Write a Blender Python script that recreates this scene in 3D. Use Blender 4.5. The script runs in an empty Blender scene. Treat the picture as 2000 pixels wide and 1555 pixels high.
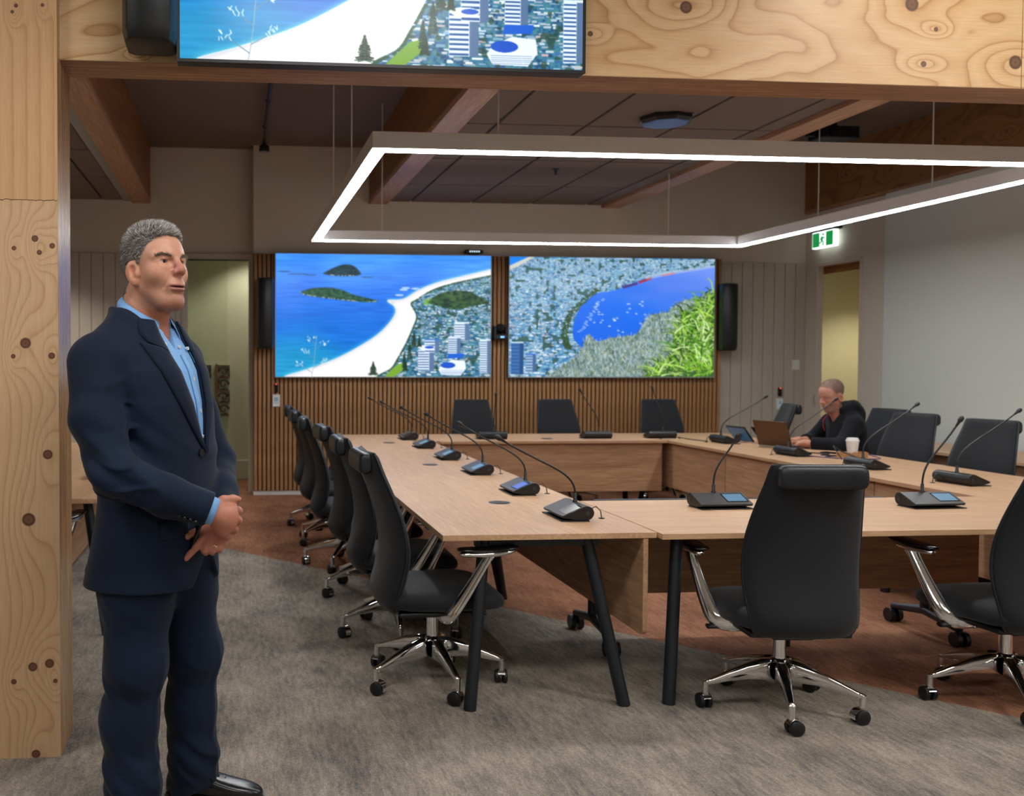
import bpy, math, random
import numpy as np
from mathutils import Vector, Matrix
random.seed(7); np.random.seed(7)
S = bpy.context.scene
C = S.collection

# ------------------------------------------------------------------ camera
F_PX, PPX, PPY, CAM_H = 1880.0, 628.0, 760.0, 1.43
YAW = math.atan((PPX - 455.0) / F_PX); PITCH = math.atan((PPY - 706.0) / F_PX); ROLL = math.radians(0.12)
_fw = Vector((math.sin(YAW) * math.cos(PITCH), math.cos(YAW) * math.cos(PITCH), -math.sin(PITCH)))
_r = Vector((math.cos(YAW), -math.sin(YAW), 0)); _u = _r.cross(_fw)
_r2 = _r * math.cos(ROLL) + _u * math.sin(ROLL); _u2 = _u * math.cos(ROLL) - _r * math.sin(ROLL)
cd = bpy.data.cameras.new('camera'); cam = bpy.data.objects.new('camera', cd); C.objects.link(cam)
cam.matrix_world = Matrix(((_r2.x, _u2.x, -_fw.x, 0), (_r2.y, _u2.y, -_fw.y, 0), (_r2.z, _u2.z, -_fw.z, CAM_H), (0, 0, 0, 1)))
cd.sensor_fit = 'HORIZONTAL'; cd.sensor_width = 36.0; cd.lens = F_PX * 36.0 / 2000.0
cd.shift_x = (1000.0 - PPX) / 2000.0; cd.shift_y = (PPY - 777.5) / 2000.0
cd.clip_start = 0.05; cd.clip_end = 60
cd.dof.use_dof = True; cd.dof.focus_distance = 3.25; cd.dof.aperture_fstop = 4.0
S.camera = cam

# ------------------------------------------------------------------ world, lights, exposure
S.view_settings.view_transform = 'Standard'; S.view_settings.look = 'None'
S.view_settings.gamma = 1.0; S.view_settings.use_curve_mapping = False
S.view_settings.exposure = 0.18
w = bpy.data.worlds.new('world'); S.world = w; w.use_nodes = True
w.node_tree.nodes['Background'].inputs[0].default_value = (0.75, 0.85, 1.0, 1)
w.node_tree.nodes['Background'].inputs[1].default_value = 0.9

def area_light(name, loc, rot, sx, sy, power, col):
    l = bpy.data.lights.new(name, 'AREA'); l.shape = 'RECTANGLE'; l.size = sx; l.size_y = sy
    l.energy = power; l.color = col
    o = bpy.data.objects.new(name, l); C.objects.link(o); o.location = loc; o.rotation_euler = rot
    return o
RING_E = 36.0          # strength of the pendant's light strip
FOYER_E = 17.0          # strength of the fill panels added to the foyer ceiling

# ------------------------------------------------------------------ mesh helpers
class MB:
    def __init__(s): s.v = []; s.f = []
    def add(s, vs, fs):
        b = len(s.v); s.v += [tuple(v) for v in vs]; s.f += [tuple(b + i for i in f) for f in fs]; return s
    def box(s, x0, x1, y0, y1, z0, z1):
        return s.add([(x0,y0,z0),(x1,y0,z0),(x1,y1,z0),(x0,y1,z0),(x0,y0,z1),(x1,y0,z1),(x1,y1,z1),(x0,y1,z1)],
                     [(3,2,1,0),(4,5,6,7),(0,1,5,4),(1,2,6,5),(2,3,7,6),(3,0,4,7)])
    def quad(s, a, b, c, d): return s.add([a,b,c,d], [(0,1,2,3)])
    def prism(s, poly, axis, t0, t1):
        """extrude a 2D polygon along axis (0,1,2); polygon coordinates are the other two axes in order"""
        def p3(p, t):
            q = list(p); q.insert(axis, t); return tuple(q)
        n = len(poly); vs = [p3(p, t0) for p in poly] + [p3(p, t1) for p in poly]
        fs = [tuple(range(n))[::-1], tuple(range(n, 2*n))] + [(i, (i+1) % n, n + (i+1) % n, n + i) for i in range(n)]
        return s.add(vs, fs)
    def sweep(s, pts, rad, n=10, cap=True, flat=None, up=(0,0,1)):
        """tube along pts; rad scalar or list; flat = (sx, sy) cross-section scale list or tuple"""
        pts = [Vector(p) for p in pts]; m = len(pts)
        if not hasattr(rad, '__len__'): rad = [rad] * m
        prev = None; vs = []
        for i, p in enumerate(pts):
            t = (pts[min(i+1, m-1)] - pts[max(i-1, 0)]).normalized()
            if prev is None:
                a = Vector(up)
                if abs(t.dot(a)) > .95: a = Vector((0, 1, 0)) if abs(t.y) < .9 else Vector((1, 0, 0))
                nrm = (a - t * a.dot(t)).normalized()
            else:
                nrm = (prev - t * prev.dot(t)).normalized()
            prev = nrm; b = t.cross(nrm)
            fx, fy = (1, 1) if flat is None else (flat[i] if isinstance(flat, list) else flat)
            for k in range(n):
                a = 2 * math.pi * k / n
                vs.append(p + nrm * (math.cos(a) * rad[i] * fx) + b * (math.sin(a) * rad[i] * fy))
        fs = [(i*n + k, i*n + (k+1) % n, (i+1)*n + (k+1) % n, (i+1)*n + k) for i in range(m-1) for k in range(n)]
        if cap: fs += [tuple(range(n))[::-1], tuple(range((m-1)*n, m*n))]
        return s.add(vs, fs)
    def cyl(s, a, b, r, n=16, r2=None): return s.sweep([a, b], [r, r if r2 is None else r2], n)
    def lathe(s, prof, c=(0,0,0), n=24):
        """prof list of (r, z) around z"""
        vs = [(c[0] + r*math.cos(2*math.pi*k/n), c[1] + r*math.sin(2*math.pi*k/n), c[2] + z) for r, z in prof for k in range(n)]
        m = len(prof)
        fs = [(i*n + k, i*n + (k+1) % n, (i+1)*n + (k+1) % n, (i+1)*n + k) for i in range(m-1) for k in range(n)]
        fs += [tuple(range(n))[::-1], tuple(range((m-1)*n, m*n))]
        return s.add(vs, fs)
    def loft(s, rings, cap=True):
        n = len(rings[0]); vs = [p for r in rings for p in r]; m = len(rings)
        fs = [(i*n + k, i*n + (k+1) % n, (i+1)*n + (k+1) % n, (i+1)*n + k) for i in range(m-1) for k in range(n)]
        if cap: fs += [tuple(range(n))[::-1], tuple(range((m-1)*n, m*n))]
        return s.add(vs, fs)
    def sphere(s, c, r, n=14, sc=(1,1,1)):
        prof = [(r*math.sin(math.pi*i/n), -r*math.cos(math.pi*i/n)) for i in range(1, n)]
        b = len(s.v); s.lathe(prof, (0,0,0), 2*n)
        s.v[b:] = [(c[0]+v[0]*sc[0], c[1]+v[1]*sc[1], c[2]+v[2]*sc[2]) for v in s.v[b:]]
        return s
    def xf(s, M, start=0):
        s.v[start:] = [tuple(M @ Vector(v)) for v in s.v[start:]]; return s
    def build(s, name, mat, parent=None, loc=None, smooth=False, bevel=0, sub=0, segs=2, auto=None, rot=None):
        me = bpy.data.meshes.new(name); me.from_pydata(s.v, [], s.f); me.update()
        if mat:
            for m_ in (mat if isinstance(mat, (list, tuple)) else [mat]): me.materials.append(m_)
        if smooth or auto is not None:
            me.polygons.foreach_set('use_smooth', [True] * len(me.polygons))
        if auto is not None: me.set_sharp_from_angle(angle=math.radians(auto))
        o = bpy.data.objects.new(name, me); C.objects.link(o)
        if parent: o.parent = parent
        if loc: o.location = loc
        if rot: o.rotation_euler = rot
        if bevel:
            md = o.modifiers.new('bevel', 'BEVEL'); md.width = bevel; md.segments = segs; md.limit_method = 'ANGLE'; md.angle_limit = math.radians(35)
        if sub:
            md = o.modifiers.new('sub', 'SUBSURF'); md.levels = sub; md.render_levels = sub
        return o

def tag(o, label, cat, group=None):
    o['label'] = label; o['category'] = cat
    if group: o['group'] = group
    return o
def thing(name, label, cat, loc=(0,0,0), rz=0, group=None):
    o = bpy.data.objects.new(name, None); C.objects.link(o); o.location = loc; o.rotation_euler = (0,0,rz)
    o.empty_display_size = .1
    return tag(o, label, cat, group)
def struct(o): o['kind'] = 'structure'; return o
def box(name, mat, x0, x1, y0, y1, z0, z1, parent=None, bevel=0, **k):
    cx, cy, cz = (x0+x1)/2, (y0+y1)/2, (z0+z1)/2
    p = parent.location if parent else Vector((0, 0, 0))
    return MB().box(x0-cx, x1-cx, y0-cy, y1-cy, z0-cz, z1-cz).build(name, mat, parent, (cx-p.x, cy-p.y, cz-p.z), bevel=bevel, **k)
def dup(o, parent=None):
    c = o.copy(); C.objects.link(c); c.parent = parent
    for ch in o.children: dup(ch, c)
    return c

# ------------------------------------------------------------------ node helpers
def srgb(r, g, b):
    def f(c):
        c /= 255.0
        return c / 12.92 if c <= .04045 else ((c + .055) / 1.055) ** 2.4
    return (f(r), f(g), f(b), 1.0)
class NT:
    def __init__(s, name):
        s.m = bpy.data.materials.new(name); s.m.use_nodes = True; s.t = s.m.node_tree; s.n = s.t.nodes
        s.b = s.n['Principled BSDF']
    def new(s, typ, **k):
        n = s.n.new(typ)
        for a, v in k.items(): setattr(n, a, v)
        return n
    def link(s, a, b): s.t.links.new(a, b)
    def val(s, inp, v):
        if hasattr(v, 'is_output') or isinstance(v, bpy.types.NodeSocket): s.link(v, inp)
        else: inp.default_value = v
    def math(s, op, a, b=None, c=None, clamp=False):
        n = s.new('ShaderNodeMath', operation=op, use_clamp=clamp); s.val(n.inputs[0], a)
        if b is not None: s.val(n.inputs[1], b)
        if c is not None: s.val(n.inputs[2], c)
        return n.outputs[0]
    def coord(s, kind='Object'):
        return s.new('ShaderNodeTexCoord').outputs[kind]
    def mapped(s, scale=(1,1,1), rot=(0,0,0), loc=(0,0,0), src=None):
        n = s.new('ShaderNodeMapping'); s.link(src or s.coord(), n.inputs[0])
        n.inputs[1].default_value = loc; n.inputs[2].default_value = rot; n.inputs[3].default_value = scale
        return n.outputs[0]
    def noise(s, vec, scale=5, detail=3, rough=.5, dist=0):
        n = s.new('ShaderNodeTexNoise'); s.link(vec, n.inputs['Vector'])
        n.inputs['Scale'].default_value = scale; n.inputs['Detail'].default_value = detail
        n.inputs['Roughness'].default_value = rough; n.inputs['Distortion'].default_value = dist
        return n.outputs[0]
    def ramp(s, fac, stops, interp='LINEAR'):
        n = s.new('ShaderNodeValToRGB'); s.val(n.inputs[0], fac); r = n.color_ramp; r.interpolation = interp
        while len(r.elements) < len(stops): r.elements.new(.5)
        for e, (p, c) in zip(r.elements, stops): e.position = p; e.color = c
        return n.outputs[0]
    def mix(s, fac, a, b, mode='MIX'):
        n = s.new('ShaderNodeMix', data_type='RGBA', blend_type=mode)
        s.val(n.inputs[0], fac); s.val(n.inputs[6], a); s.val(n.inputs[7], b); return n.outputs[2]
    def bump(s, h, strength=.2, dist=.01):
        n = s.new('ShaderNodeBump'); n.inputs['Strength'].default_value = strength; n.inputs['Distance'].default_value = dist
        s.link(h, n.inputs['Height']); s.link(n.outputs[0], s.b.inputs['Normal'])
    def set(s, **k):
        names = {'col': 'Base Color', 'rough': 'Roughness', 'metal': 'Metallic', 'spec': 'Specular IOR Level', 'coat': 'Coat Weight',
                 'crough': 'Coat Roughness', 'sheen': 'Sheen Weight', 'trans': 'Transmission Weight', 'ior': 'IOR', 'ecol': 'Emission Color', 'es': 'Emission Strength', 'sss': 'Subsurface Weight'}
        for a, v in k.items(): s.val(s.b.inputs[names[a]], v)
        return s.m
def plain(name, col, rough=.5, metal=0.0, spec=.5, var=.06, scale=30, bump=0.0, **k):
    """plain paint or plastic with a faint noise in its tone"""
    t = NT(name); nz = t.noise(t.mapped(), scale, 3)
    a = tuple(c*(1-var) for c in col[:3]) + (1,); b = tuple(min(1, c*(1+var)) for c in col[:3]) + (1,)
    t.set(col=t.ramp(nz, [(.35, a), (.65, b)]), rough=rough, metal=metal, spec=spec, **k)
    if bump: t.bump(nz, bump, .003)
    return t.m
def emis(name, col, strength):
    t = NT(name); t.set(col=(.04,.04,.04,1), rough=.3, ecol=col, es=strength); return t.m

def oak(name, c0, c1, axis, rough=.42, fine=90, spec=.4):
    """straight grained veneer, grain along axis"""
    t = NT(name); sc = [1,1,1]
    for i in range(3): sc[i] = .06 if i == axis else 1.0
    v = t.mapped(tuple(sc)); v2 = t.mapped(tuple(.35*x if i != axis else .4*x for i, x in enumerate(sc)))
    g = t.noise(v, fine, 5, .65); b = t.noise(v2, 22, 4, .6, .6); f = t.math('ADD', t.math('MULTIPLY', g, .62), t.math('MULTIPLY', b, .38))
    t.set(col=t.ramp(f, [(.34, c0), (.52, tuple((x+y)/2 for x, y in zip(c0, c1))), (.66, c1)]), rough=rough, spec=spec)
    t.bump(g, .06, .002)
    return t.m

def knotty(name, axes, knots, light, mid, dark, freq, stretch, nscale, rough=.45, seed=0.0, amp=1.0, straight=0.0):
    """pine face: saw-tooth growth-ring contours that bend round knots. axes=(u,v) world axes of the face; knots (u,v,r)"""
    t = NT(name); sep = t.new('ShaderNodeSeparateXYZ'); t.link(t.new('ShaderNodeNewGeometry').outputs['Position'], sep.inputs[0])
    u, v = sep.outputs[axes[0]], sep.outputs[axes[1]]
    cmb = t.new('ShaderNodeCombineXYZ'); t.link(t.math('MULTIPLY', u, stretch[0]), cmb.inputs[0]); t.link(t.math('MULTIPLY', v, stretch[1]), cmb.inputs[1]); cmb.inputs[2].default_value = seed
    phi = t.math('MULTIPLY', t.noise(cmb.outputs[0], nscale, 2.5, .45, .35), freq * amp)
    if straight: phi = t.math('ADD', phi, t.math('MULTIPLY', u if straight > 0 else v, abs(straight)))
    core = None
    for (ku, kv, kr) in knots:
        du = t.math('SUBTRACT', u, ku); dv = t.math('SUBTRACT', v, kv)
        if stretch[0] < stretch[1]: a, b = t.math('MULTIPLY', du, .45), dv
        else: a, b = du, t.math('MULTIPLY', dv, .45)
        d2 = t.math('ADD', t.math('MULTIPLY', a, a), t.math('MULTIPLY', b, b))
        phi = t.math('ADD', phi, t.math('MULTIPLY', t.math('EXPONENT', t.math('MULTIPLY', d2, -1.0 / (3.0*kr)**2)), 2.6))
        e2 = t.math('ADD', t.math('MULTIPLY', du, du), t.math('MULTIPLY', dv, dv))
        k = t.math('SUBTRACT', 1.0, t.math('DIVIDE', t.math('SQRT', e2), kr), clamp=True)
        core = k if core is None else t.math('MAXIMUM', core, k)
    saw = t.math('FRACT', phi)
    ring = t.ramp(saw, [(0, tuple(x*.55+y*.45 for x, y in zip(mid, dark))), (.07, tuple(x*.3+y*.7 for x, y in zip(mid, light))), (.35, light), (.8, tuple(x*.6+y*.4 for x, y in zip(mid, light))), (.96, tuple(x*.6+y*.4 for x, y in zip(mid, dark))), (1.0, dark)])
    cm2 = t.new('ShaderNodeCombineXYZ'); lo = .05
    t.link(t.math('MULTIPLY', u, lo if stretch[0] < stretch[1] else 1.0), cm2.inputs[0]); t.link(t.math('MULTIPLY', v, lo if stretch[1] < stretch[0] else 1.0), cm2.inputs[1])
    fine = t.noise(cm2.outputs[0], 160, 4, .6); blot = t.noise(cmb.outputs[0], nscale*.7, 2)
    col = t.mix(t.ramp(blot, [(.4, (0,0,0,1)), (.75, (.55,.55,.55,1))]), ring, mid)
    col = t.mix(.5, col, t.ramp(fine, [(.3, (.72,.70,.66,1)), (.7, (1,1,1,1))]), 'MULTIPLY')
    if core is not None:
        kn = t.ramp(core, [(0, srgb(84,50,32)), (.3, srgb(92,58,40)), (.65, srgb(122,84,56)), (1, srgb(90,58,40))])
        col = t.mix(t.ramp(core, [(.0, (0,0,0,1)), (.2, (1,1,1,1))]), col, kn)
    t.set(col=col, rough=rough, spec=.4); t.bump(fine, .05, .002)
    return t.m
# ------------------------------------------------------------------ materials of the place
M = {}
M['wall'] = plain('painted wall', srgb(200,190,176), .75, var=.02, scale=60, bump=.02)
M['white'] = plain('pale wall fabric', srgb(206,208,200), .85, var=.03, scale=220, bump=.05)
M['board'] = plain('grooved wall board', srgb(182,174,162), .6, var=.02)
M['groove'] = plain('groove', srgb(120,112,102), .8)
M['taupe'] = plain('taupe ceiling', srgb(112,96,84), .85, var=.05, scale=90)
M['tile'] = plain('ceiling tile', srgb(112,99,90), .9, var=.06, scale=160, bump=.05)
M['tbar'] = plain('dark ceiling grid', srgb(38,40,46), .3, .6)
M['black'] = plain('black plastic', srgb(18,20,23), .42, var=.1)
M['blackm'] = plain('black powder coat', srgb(20,27,33), .38, var=.08, scale=200, bump=.04)
M['gblack'] = plain('gloss black', srgb(8,9,11), .12, var=.05)
M['whitep'] = plain('white plastic', srgb(225,225,222), .4, var=.02)
M['grey'] = plain('grey metal', srgb(150,152,152), .4, .2, var=.02)
M['chrome'] = plain('polished aluminium', (.82,.83,.85,1), .09, 1.0, var=.01)
M['steel'] = plain('brushed steel', (.6,.6,.6,1), .3, 1.0, var=.03)
M['olive'] = plain('corridor wall', srgb(188,190,166), .75, var=.02)
M['yellow'] = plain('corridor paint', srgb(206,198,160), .7, var=.02)
M['dark'] = plain('dark recess', srgb(12,11,10), .9)
LVL = oak('laminated timber edge', srgb(122,82,54), srgb(196,150,112), 0, .5, 60)
LVLZ = oak('laminated timber side', srgb(122,84,54), srgb(200,158,112), 2, .26, 70, .7)
LVLY = oak('laminated beam underside', srgb(140,100,72), srgb(196,152,118), 1, .45, 60)
BEAMS = oak('oiled beam side', srgb(104,62,28), srgb(160,104,54), 1, .5, 40)
bk = [(1.717,2.78,.026),(1.343,2.668,.011),(2.631,2.824,.03),(2.733,2.731,.010),(2.684,2.595,.013),(3.069,2.613,.03),(-.344,2.543,.007),(1.9,3.0,.02)]
M['ply'] = knotty('pine beam face', (0,2), bk, srgb(228,194,150), srgb(210,166,116), srgb(168,120,78), 9.0, (.42,1.0), 2.4, .38, 3.7)
pk = [(-.76,2.68,.008),(-.669,2.685,.007),(-.773,2.658,.007),(-.70,1.864,.013),(-.64,1.839,.011),(-.685,1.815,.010),(-.773,1.829,.009),(-.735,1.493,.021),(-.778,1.446,.009),(-.644,1.448,.013),(-.66,1.095,.019),(-.728,.862,.026),(-.717,.33,.018),(-.658,.341,.018),(-.784,.278,.011),(-.638,.277,.009),(-.708,.013,.017)]
pl_lo = [k for k in pk if k[1] < 2.0]; pl_hi = [k for k in pk if k[1] > 2.0]
M['post_lo'] = knotty('pine post lower', (0,2), pl_lo, srgb(218,182,144), srgb(206,168,128), srgb(186,144,106), 2.2, (1.0,.11), 2.4, .42, 1.3, 1.0, 24.0)
M['post_hi'] = knotty('pine post upper', (0,2), pl_hi, srgb(216,174,128), srgb(206,160,112), srgb(194,148,106), 1.2, (1.0,.10), 2.2, .42, 5.1, 1.0, 20.0)
M['plyfar'] = knotty('shade toned plywood fascia', (1,2), [(9.6,3.4,.02),(8.9,3.32,.02),(8.2,3.45,.02),(7.5,3.35,.02)], srgb(150,104,60), srgb(134,90,50), srgb(110,70,38), 6, (.5,1.0), 3.0, .5, 2.2)  # tones darkened so the colour itself carries this beam's lack of light

# carpet -----------------------------------------------------------------
def carpet(name, cols):
    t = NT(name); g = t.new('ShaderNodeNewGeometry').outputs['Position']
    streak = t.noise(t.mapped((46, 9, 1), (0,0,math.radians(7)), src=g), 1.0, 5, .7)
    patch = t.noise(t.mapped((2.6, 1.5, 1), src=g), 1.5, 4, .6)
    fine = t.noise(t.mapped((170, 60, 1), src=g), 1.0, 3, .7)
    v = t.new('ShaderNodeTexVoronoi'); t.link(t.mapped((150, 110, 1), src=g), v.inputs['Vector']); v.inputs['Scale'].default_value = 1.0
    f = t.math('ADD', t.math('MULTIPLY', streak, .40), t.math('ADD', t.math('MULTIPLY', patch, .40), t.math('MULTIPLY', fine, .20)))
    col = t.ramp(f, [(.36, cols[0]), (.5, cols[1]), (.64, cols[2])])
    col = t.mix(.55, col, t.ramp(v.outputs[0], [(.1, (1,1,1,1)), (.75, (.5,.5,.5,1))]), 'MULTIPLY')
    t.set(col=col, rough=.95, spec=.15)
    t.bump(t.math('SUBTRACT', fine, v.outputs[0]), .5, .004)
    return t.m
M['carpet'] = carpet('grey loop carpet', [srgb(92,92,94), srgb(154,144,133), srgb(190,178,163)])
M['carpetb'] = carpet('brown loop carpet', [srgb(112,78,60), srgb(158,110,84), srgb(186,136,106)])

# ------------------------------------------------------------------ floor: grey carpet with a brown field behind a diagonal edge
A_, B_ = (-1.05, 8.53), (6.30, -.15)      # the straight edge between the two carpets
def floor_poly(name, mat, poly, z):
    m = MB(); n = len(poly)
    m.add([(x, y, z) for x, y in poly] + [(x, y, -.12) for x, y in poly], [tuple(range(n)), tuple(range(n, 2*n))[::-1]] + [(i, n+i, n+(i+1) % n, (i+1) % n) for i in range(n)])
    return struct(m.build(name, mat))
sl = (B_[1]-A_[1])/(B_[0]-A_[0]); ex = A_[0] + (12.2-A_[1])/sl; ry = A_[1] + (8.2-A_[0])*sl
floor_poly('floor', M['carpet'], [(-5,-4.2),(8.2,-4.2),(8.2,ry),(ex,12.2),(-5,12.2)], 0.0)
floor_poly('floor_brown', M['carpetb'], [(8.2,ry),(8.2,12.2),(ex,12.2)], 0.0)

# ------------------------------------------------------------------ back wall
YB, YL, YR = 10.28, 10.50, 10.33
wb = struct(box('wall_back', M['wall'], .217, 5.40, YB+.02, YB+.25, 0, 3.9))
wl = MB().box(-5, -.49, YL, YL+.14, 0, 3.9).box(-.49, .20, YL, YL+.14, 2.53, 3.9).box(.20, .3, YL, YL+.14, 0, 3.9)
wl = struct(wl.build('wall_back_left', M['wall']))
x = -4.3
while x < -.60:                             # grooved boards left of the doorway
    b = box('board', M['board'], x+.002, min(x+.127,-.552)-.002, YL-.018, YL, .09, 2.585, wl, bevel=.004); x += .127
box('backing_panel', M['groove'], -4.3, -.552, YL-.008, YL, .09, 2.583, wl)
for (a, b_) in ((-.552,-.49), (.17,.217)):
    box('door_frame', M['board'], a, b_, YL-.03, YL+.14, 0, 2.59, wl, bevel=.004)
box('door_head', M['board'], -.49, .17, YL-.03, YL+.14, 2.53, 2.59, wl, bevel=.004)
wr = struct(box('wall_back_right', M['wall'], 5.40, 6.6, YR, YR+.2, 0, 3.9))
x = 5.42
while x < 6.40:
    box('board', M['board'], x+.003, min(x+.1255, 6.42)-.003, YR-.016, YR, .09, 2.545, wr, bevel=.003); x += .1255
box('backing_panel', M['groove'], 5.40, 6.42, YR-.007, YR, .09, 2.543, wr)
struct(box('baseboard_back', M['whitep'], .217, 5.40, YB-.012, YB+.02, 0, .045, bevel=.003))
struct(box('baseboard_left', M['board'], -4.3, -.552, YL-.022, YL, 0, .09))

# slat wall: every slat its own piece on a black felt backing
SL = thing('slat_wall_panel', 'wall panel of vertical oak slats behind the two big screens', 'wall panel', (2.8, YB, 0))
MB().box(.217-2.8, 5.40-2.8, -.004, .019, .045, 2.573).build('felt_backing', M['dark'], SL)
SLAT = oak('oak slat', srgb(142,98,58), srgb(204,156,106), 2, .5, 70)
sm = MB().box(-.0155, .0155, -.026, -.004, .05, 2.573).build('slat', SLAT, SL)
n_s = 112; x0 = .217 + .0231
for i in range(n_s):
    o = sm if i == 0 else sm.copy()
    if i: C.objects.link(o); o.parent = SL
    o.location = (x0 + i * (5.40-.217)/n_s - 2.8, 0, 0)

# ------------------------------------------------------------------ right wall with the doorway
XR = 6.42
m = MB().box(XR, XR+.05, 10.10, 10.5, 0, 3.085).box(XR, XR+.05, 9.35, 10.10, 2.50, 3.085).box(XR, XR+.05, 8.95, 9.35, 0, 3.085)
rw = struct(m.build('wall_right', M['wall']))
struct(box('wall_right_pale', M['white'], XR-.04, XR+.12, -4.2, 8.95, 0, 3.085))
dr = struct(MB().box(XR-.012, XR+.055, 10.08, 10.12, 0, 2.52).box(XR-.012, XR+.055, 9.33, 9.37, 0, 2.52).box(XR-.012, XR+.055, 9.37, 10.08, 2.48, 2.52).build('door_1', M['wall'], bevel=.004))
box('strike_plate', M['steel'], XR-.018, XR-.006, 10.085, 10.115, .95, 1.07, dr)
box('door_stop', BEAMS, XR+.055, XR+.08, 9.37, 10.08, 2.40, 2.48, dr)
struct(box('wall_corridor', M['yellow'], 7.9, 8.0, 8.0, 11.6, 0, 3.2))
struct(box('wall_corridor_end', M['yellow'], XR+.12, 7.9, 11.0, 11.1, 0, 3.2))
struct(box('wall_corridor_near', M['yellow'], XR+.12, 7.9, 7.6, 7.7, 0, 3.2))
struct(box('ceiling_corridor', M['taupe'], XR+.12, 8.0, 7.6, 11.1, 2.75, 2.85))
# corridor behind the left doorway
struct(box('wall_lobby', M['olive'], -3, .75, 11.65, 11.75, 0, 3.0))
struct(box('wall_lobby_side', M['olive'], .65, .75, YL+.14, 11.7, 0, 3.0))
struct(box('wall_lobby_left', M['olive'], -3, -2.9, YL+.14, 11.7, 0, 3.0))
struct(box('ceiling_lobby', M['whitep'], -3, .75, YL+.14, 11.75, 2.9, 3.0))
struct(box('baseboard_lobby', M['olive'], -3, .65, 11.62, 11.65, 0, .24, bevel=.01))
win = struct(MB().box(-.49, -.06, YL+.06, YL+.072, 0, 2.53).build('window_1', None))
g = NT('green tinted glass'); g.set(col=(.86,.92,.84,1), rough=.02, trans=1.0, ior=1.02); win.data.materials.append(g.m)

# ------------------------------------------------------------------ ceilings
def ceil(name, mat, x0, x1, y0, y1, z, t=.1): return struct(box(name, mat, x0, x1, y0, y1, z, z+t))
ceil('ceiling', M['taupe'], -.88, 1.46, 3.77, 10.6, 3.72)
ceil('ceiling_right', M['taupe'], 4.23, 6.6, 3.77, 10.6, 3.72)
def tile_bay(name, xs, ys, z):
    g_ = struct(box(name, M['tbar'], xs[0], xs[-1], ys[0], ys[-1], z+.018, z+.06))
    for i in range(len(xs)-1):
        for j in range(len(ys)-1):
            box('ceiling_tile', M['tile'], xs[i]+.013, xs[i+1]-.013, ys[j]+.013, ys[j+1]-.013, z, z+.018, g_)
ys = [3.77, 4.47, 5.67, 6.87, 8.07, 9.26, 10.30]
tile_bay('ceiling_tiles', [1.65, 1.905, 2.565, 3.225, 3.85, 4.03], ys, 3.15)
tile_bay('ceiling_tiles_left', [-5, -4.02, -3.36, -2.7, -2.04, -1.38, -1.16], [3.77, 4.44, 5.64, 6.84, 8.04, 9.2, 10.5], 3.15)
struct(box('trim_1', M['grey'], -1.16, -1.07, 3.77, 10.5, 3.14, 3.19))
def beam(label, x0, x1, side, yb):
    o = thing('ceiling_beam', label, 'beam', ((x0+x1)/2, 7.1, 3.12)); h = (x1-x0)/2
    MB().box(-h, h, -3.33, yb-7.1, 0, .045).build('underside_board', LVLY, o)
    MB().box(-h, h, -3.33, yb-7.1, .045, .6).build('beam_core', side, o)
beam('heavy timber ceiling beam above the standing man in the suit', -1.07, -.88, BEAMS, 10.5)
beam('timber ceiling beam crossing above the left side of the pendant light', 1.455, 1.65, BEAMS, YB+.02)
beam('timber ceiling beam right of the suspended tiles', 4.03, 4.23, BEAMS, YB+.02)
o = thing('ceiling_beam', 'deep plywood faced beam over the wall with the exit sign', 'beam', (6.50, 7.1, 3.12))
MB().box(-.1, .1, -3.33, 3.4, 0, .6).build('plywood_face', M['plyfar'], o)
MB().box(-.1, .1, -3.33, 3.4, -.03, 0).build('underside_board', LVLY, o)

# ------------------------------------------------------------------ timber portal between the two rooms
o = thing('timber_post', 'thick knotty pine post at the left edge beside the standing man', 'post', (-.96, 3.64, 0))
zz = [(-.34, 2.0)] ; k = 0
rng = random.Random(3); xx = -.34; zig = [( -.34, 2.0)]
while xx < .335:
    xx = min(xx + rng.uniform(.006, .014), .34); zig.append((xx, 2.0 + rng.uniform(-.003, .003)))
lo = [(-.34, 0), (.34, 0)] + [(a, b - .0012) for a, b in reversed(zig)]
hi = [(a, b + .0012) for a, b in zig] + [(.34, 3.3), (-.34, 3.3)]
MB().prism(lo, 1, -.13, -.03).build('lower_face', M['post_lo'], o)
MB().prism(hi, 1, -.13, -.03).build('upper_face', M['post_hi'], o)
MB().box(-.34, .338, -.03, .13, 0, 3.3).build('post_core', LVLZ, o)
MB().box(.338, .3405, -.1295, .13, 0, 3.3).build('edge_laminations', LVLZ, o)
MB().box(-.338, .337, -.12, -.04, 1.9, 2.1).build('joint_gap', M['dark'], o)
o = thing('portal_beam', 'deep pine beam spanning the opening above the room', 'beam', (2.7, 3.665, 2.51))
def beamface(x0, x1):
    MB().box(x0-2.7, x1-2.7, -.105, -.03, .002, .75).build('beam_face', M['ply'], o)
beamface(-.62, 3.094); beamface(3.097, 6.5)
MB().box(-.62-2.7, 6.5-2.7, -.029, .105, .002, .75).build('beam_core', LVL, o)
MB().box(-.62-2.7, 6.5-2.7, -.104, .105, 0, .0018).build('underside_laminations', LVL, o)
MB().box(3.09-2.7, 3.10-2.7, -.10, -.03, .003, .74).build('joint_gap', M['dark'], o)

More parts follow.
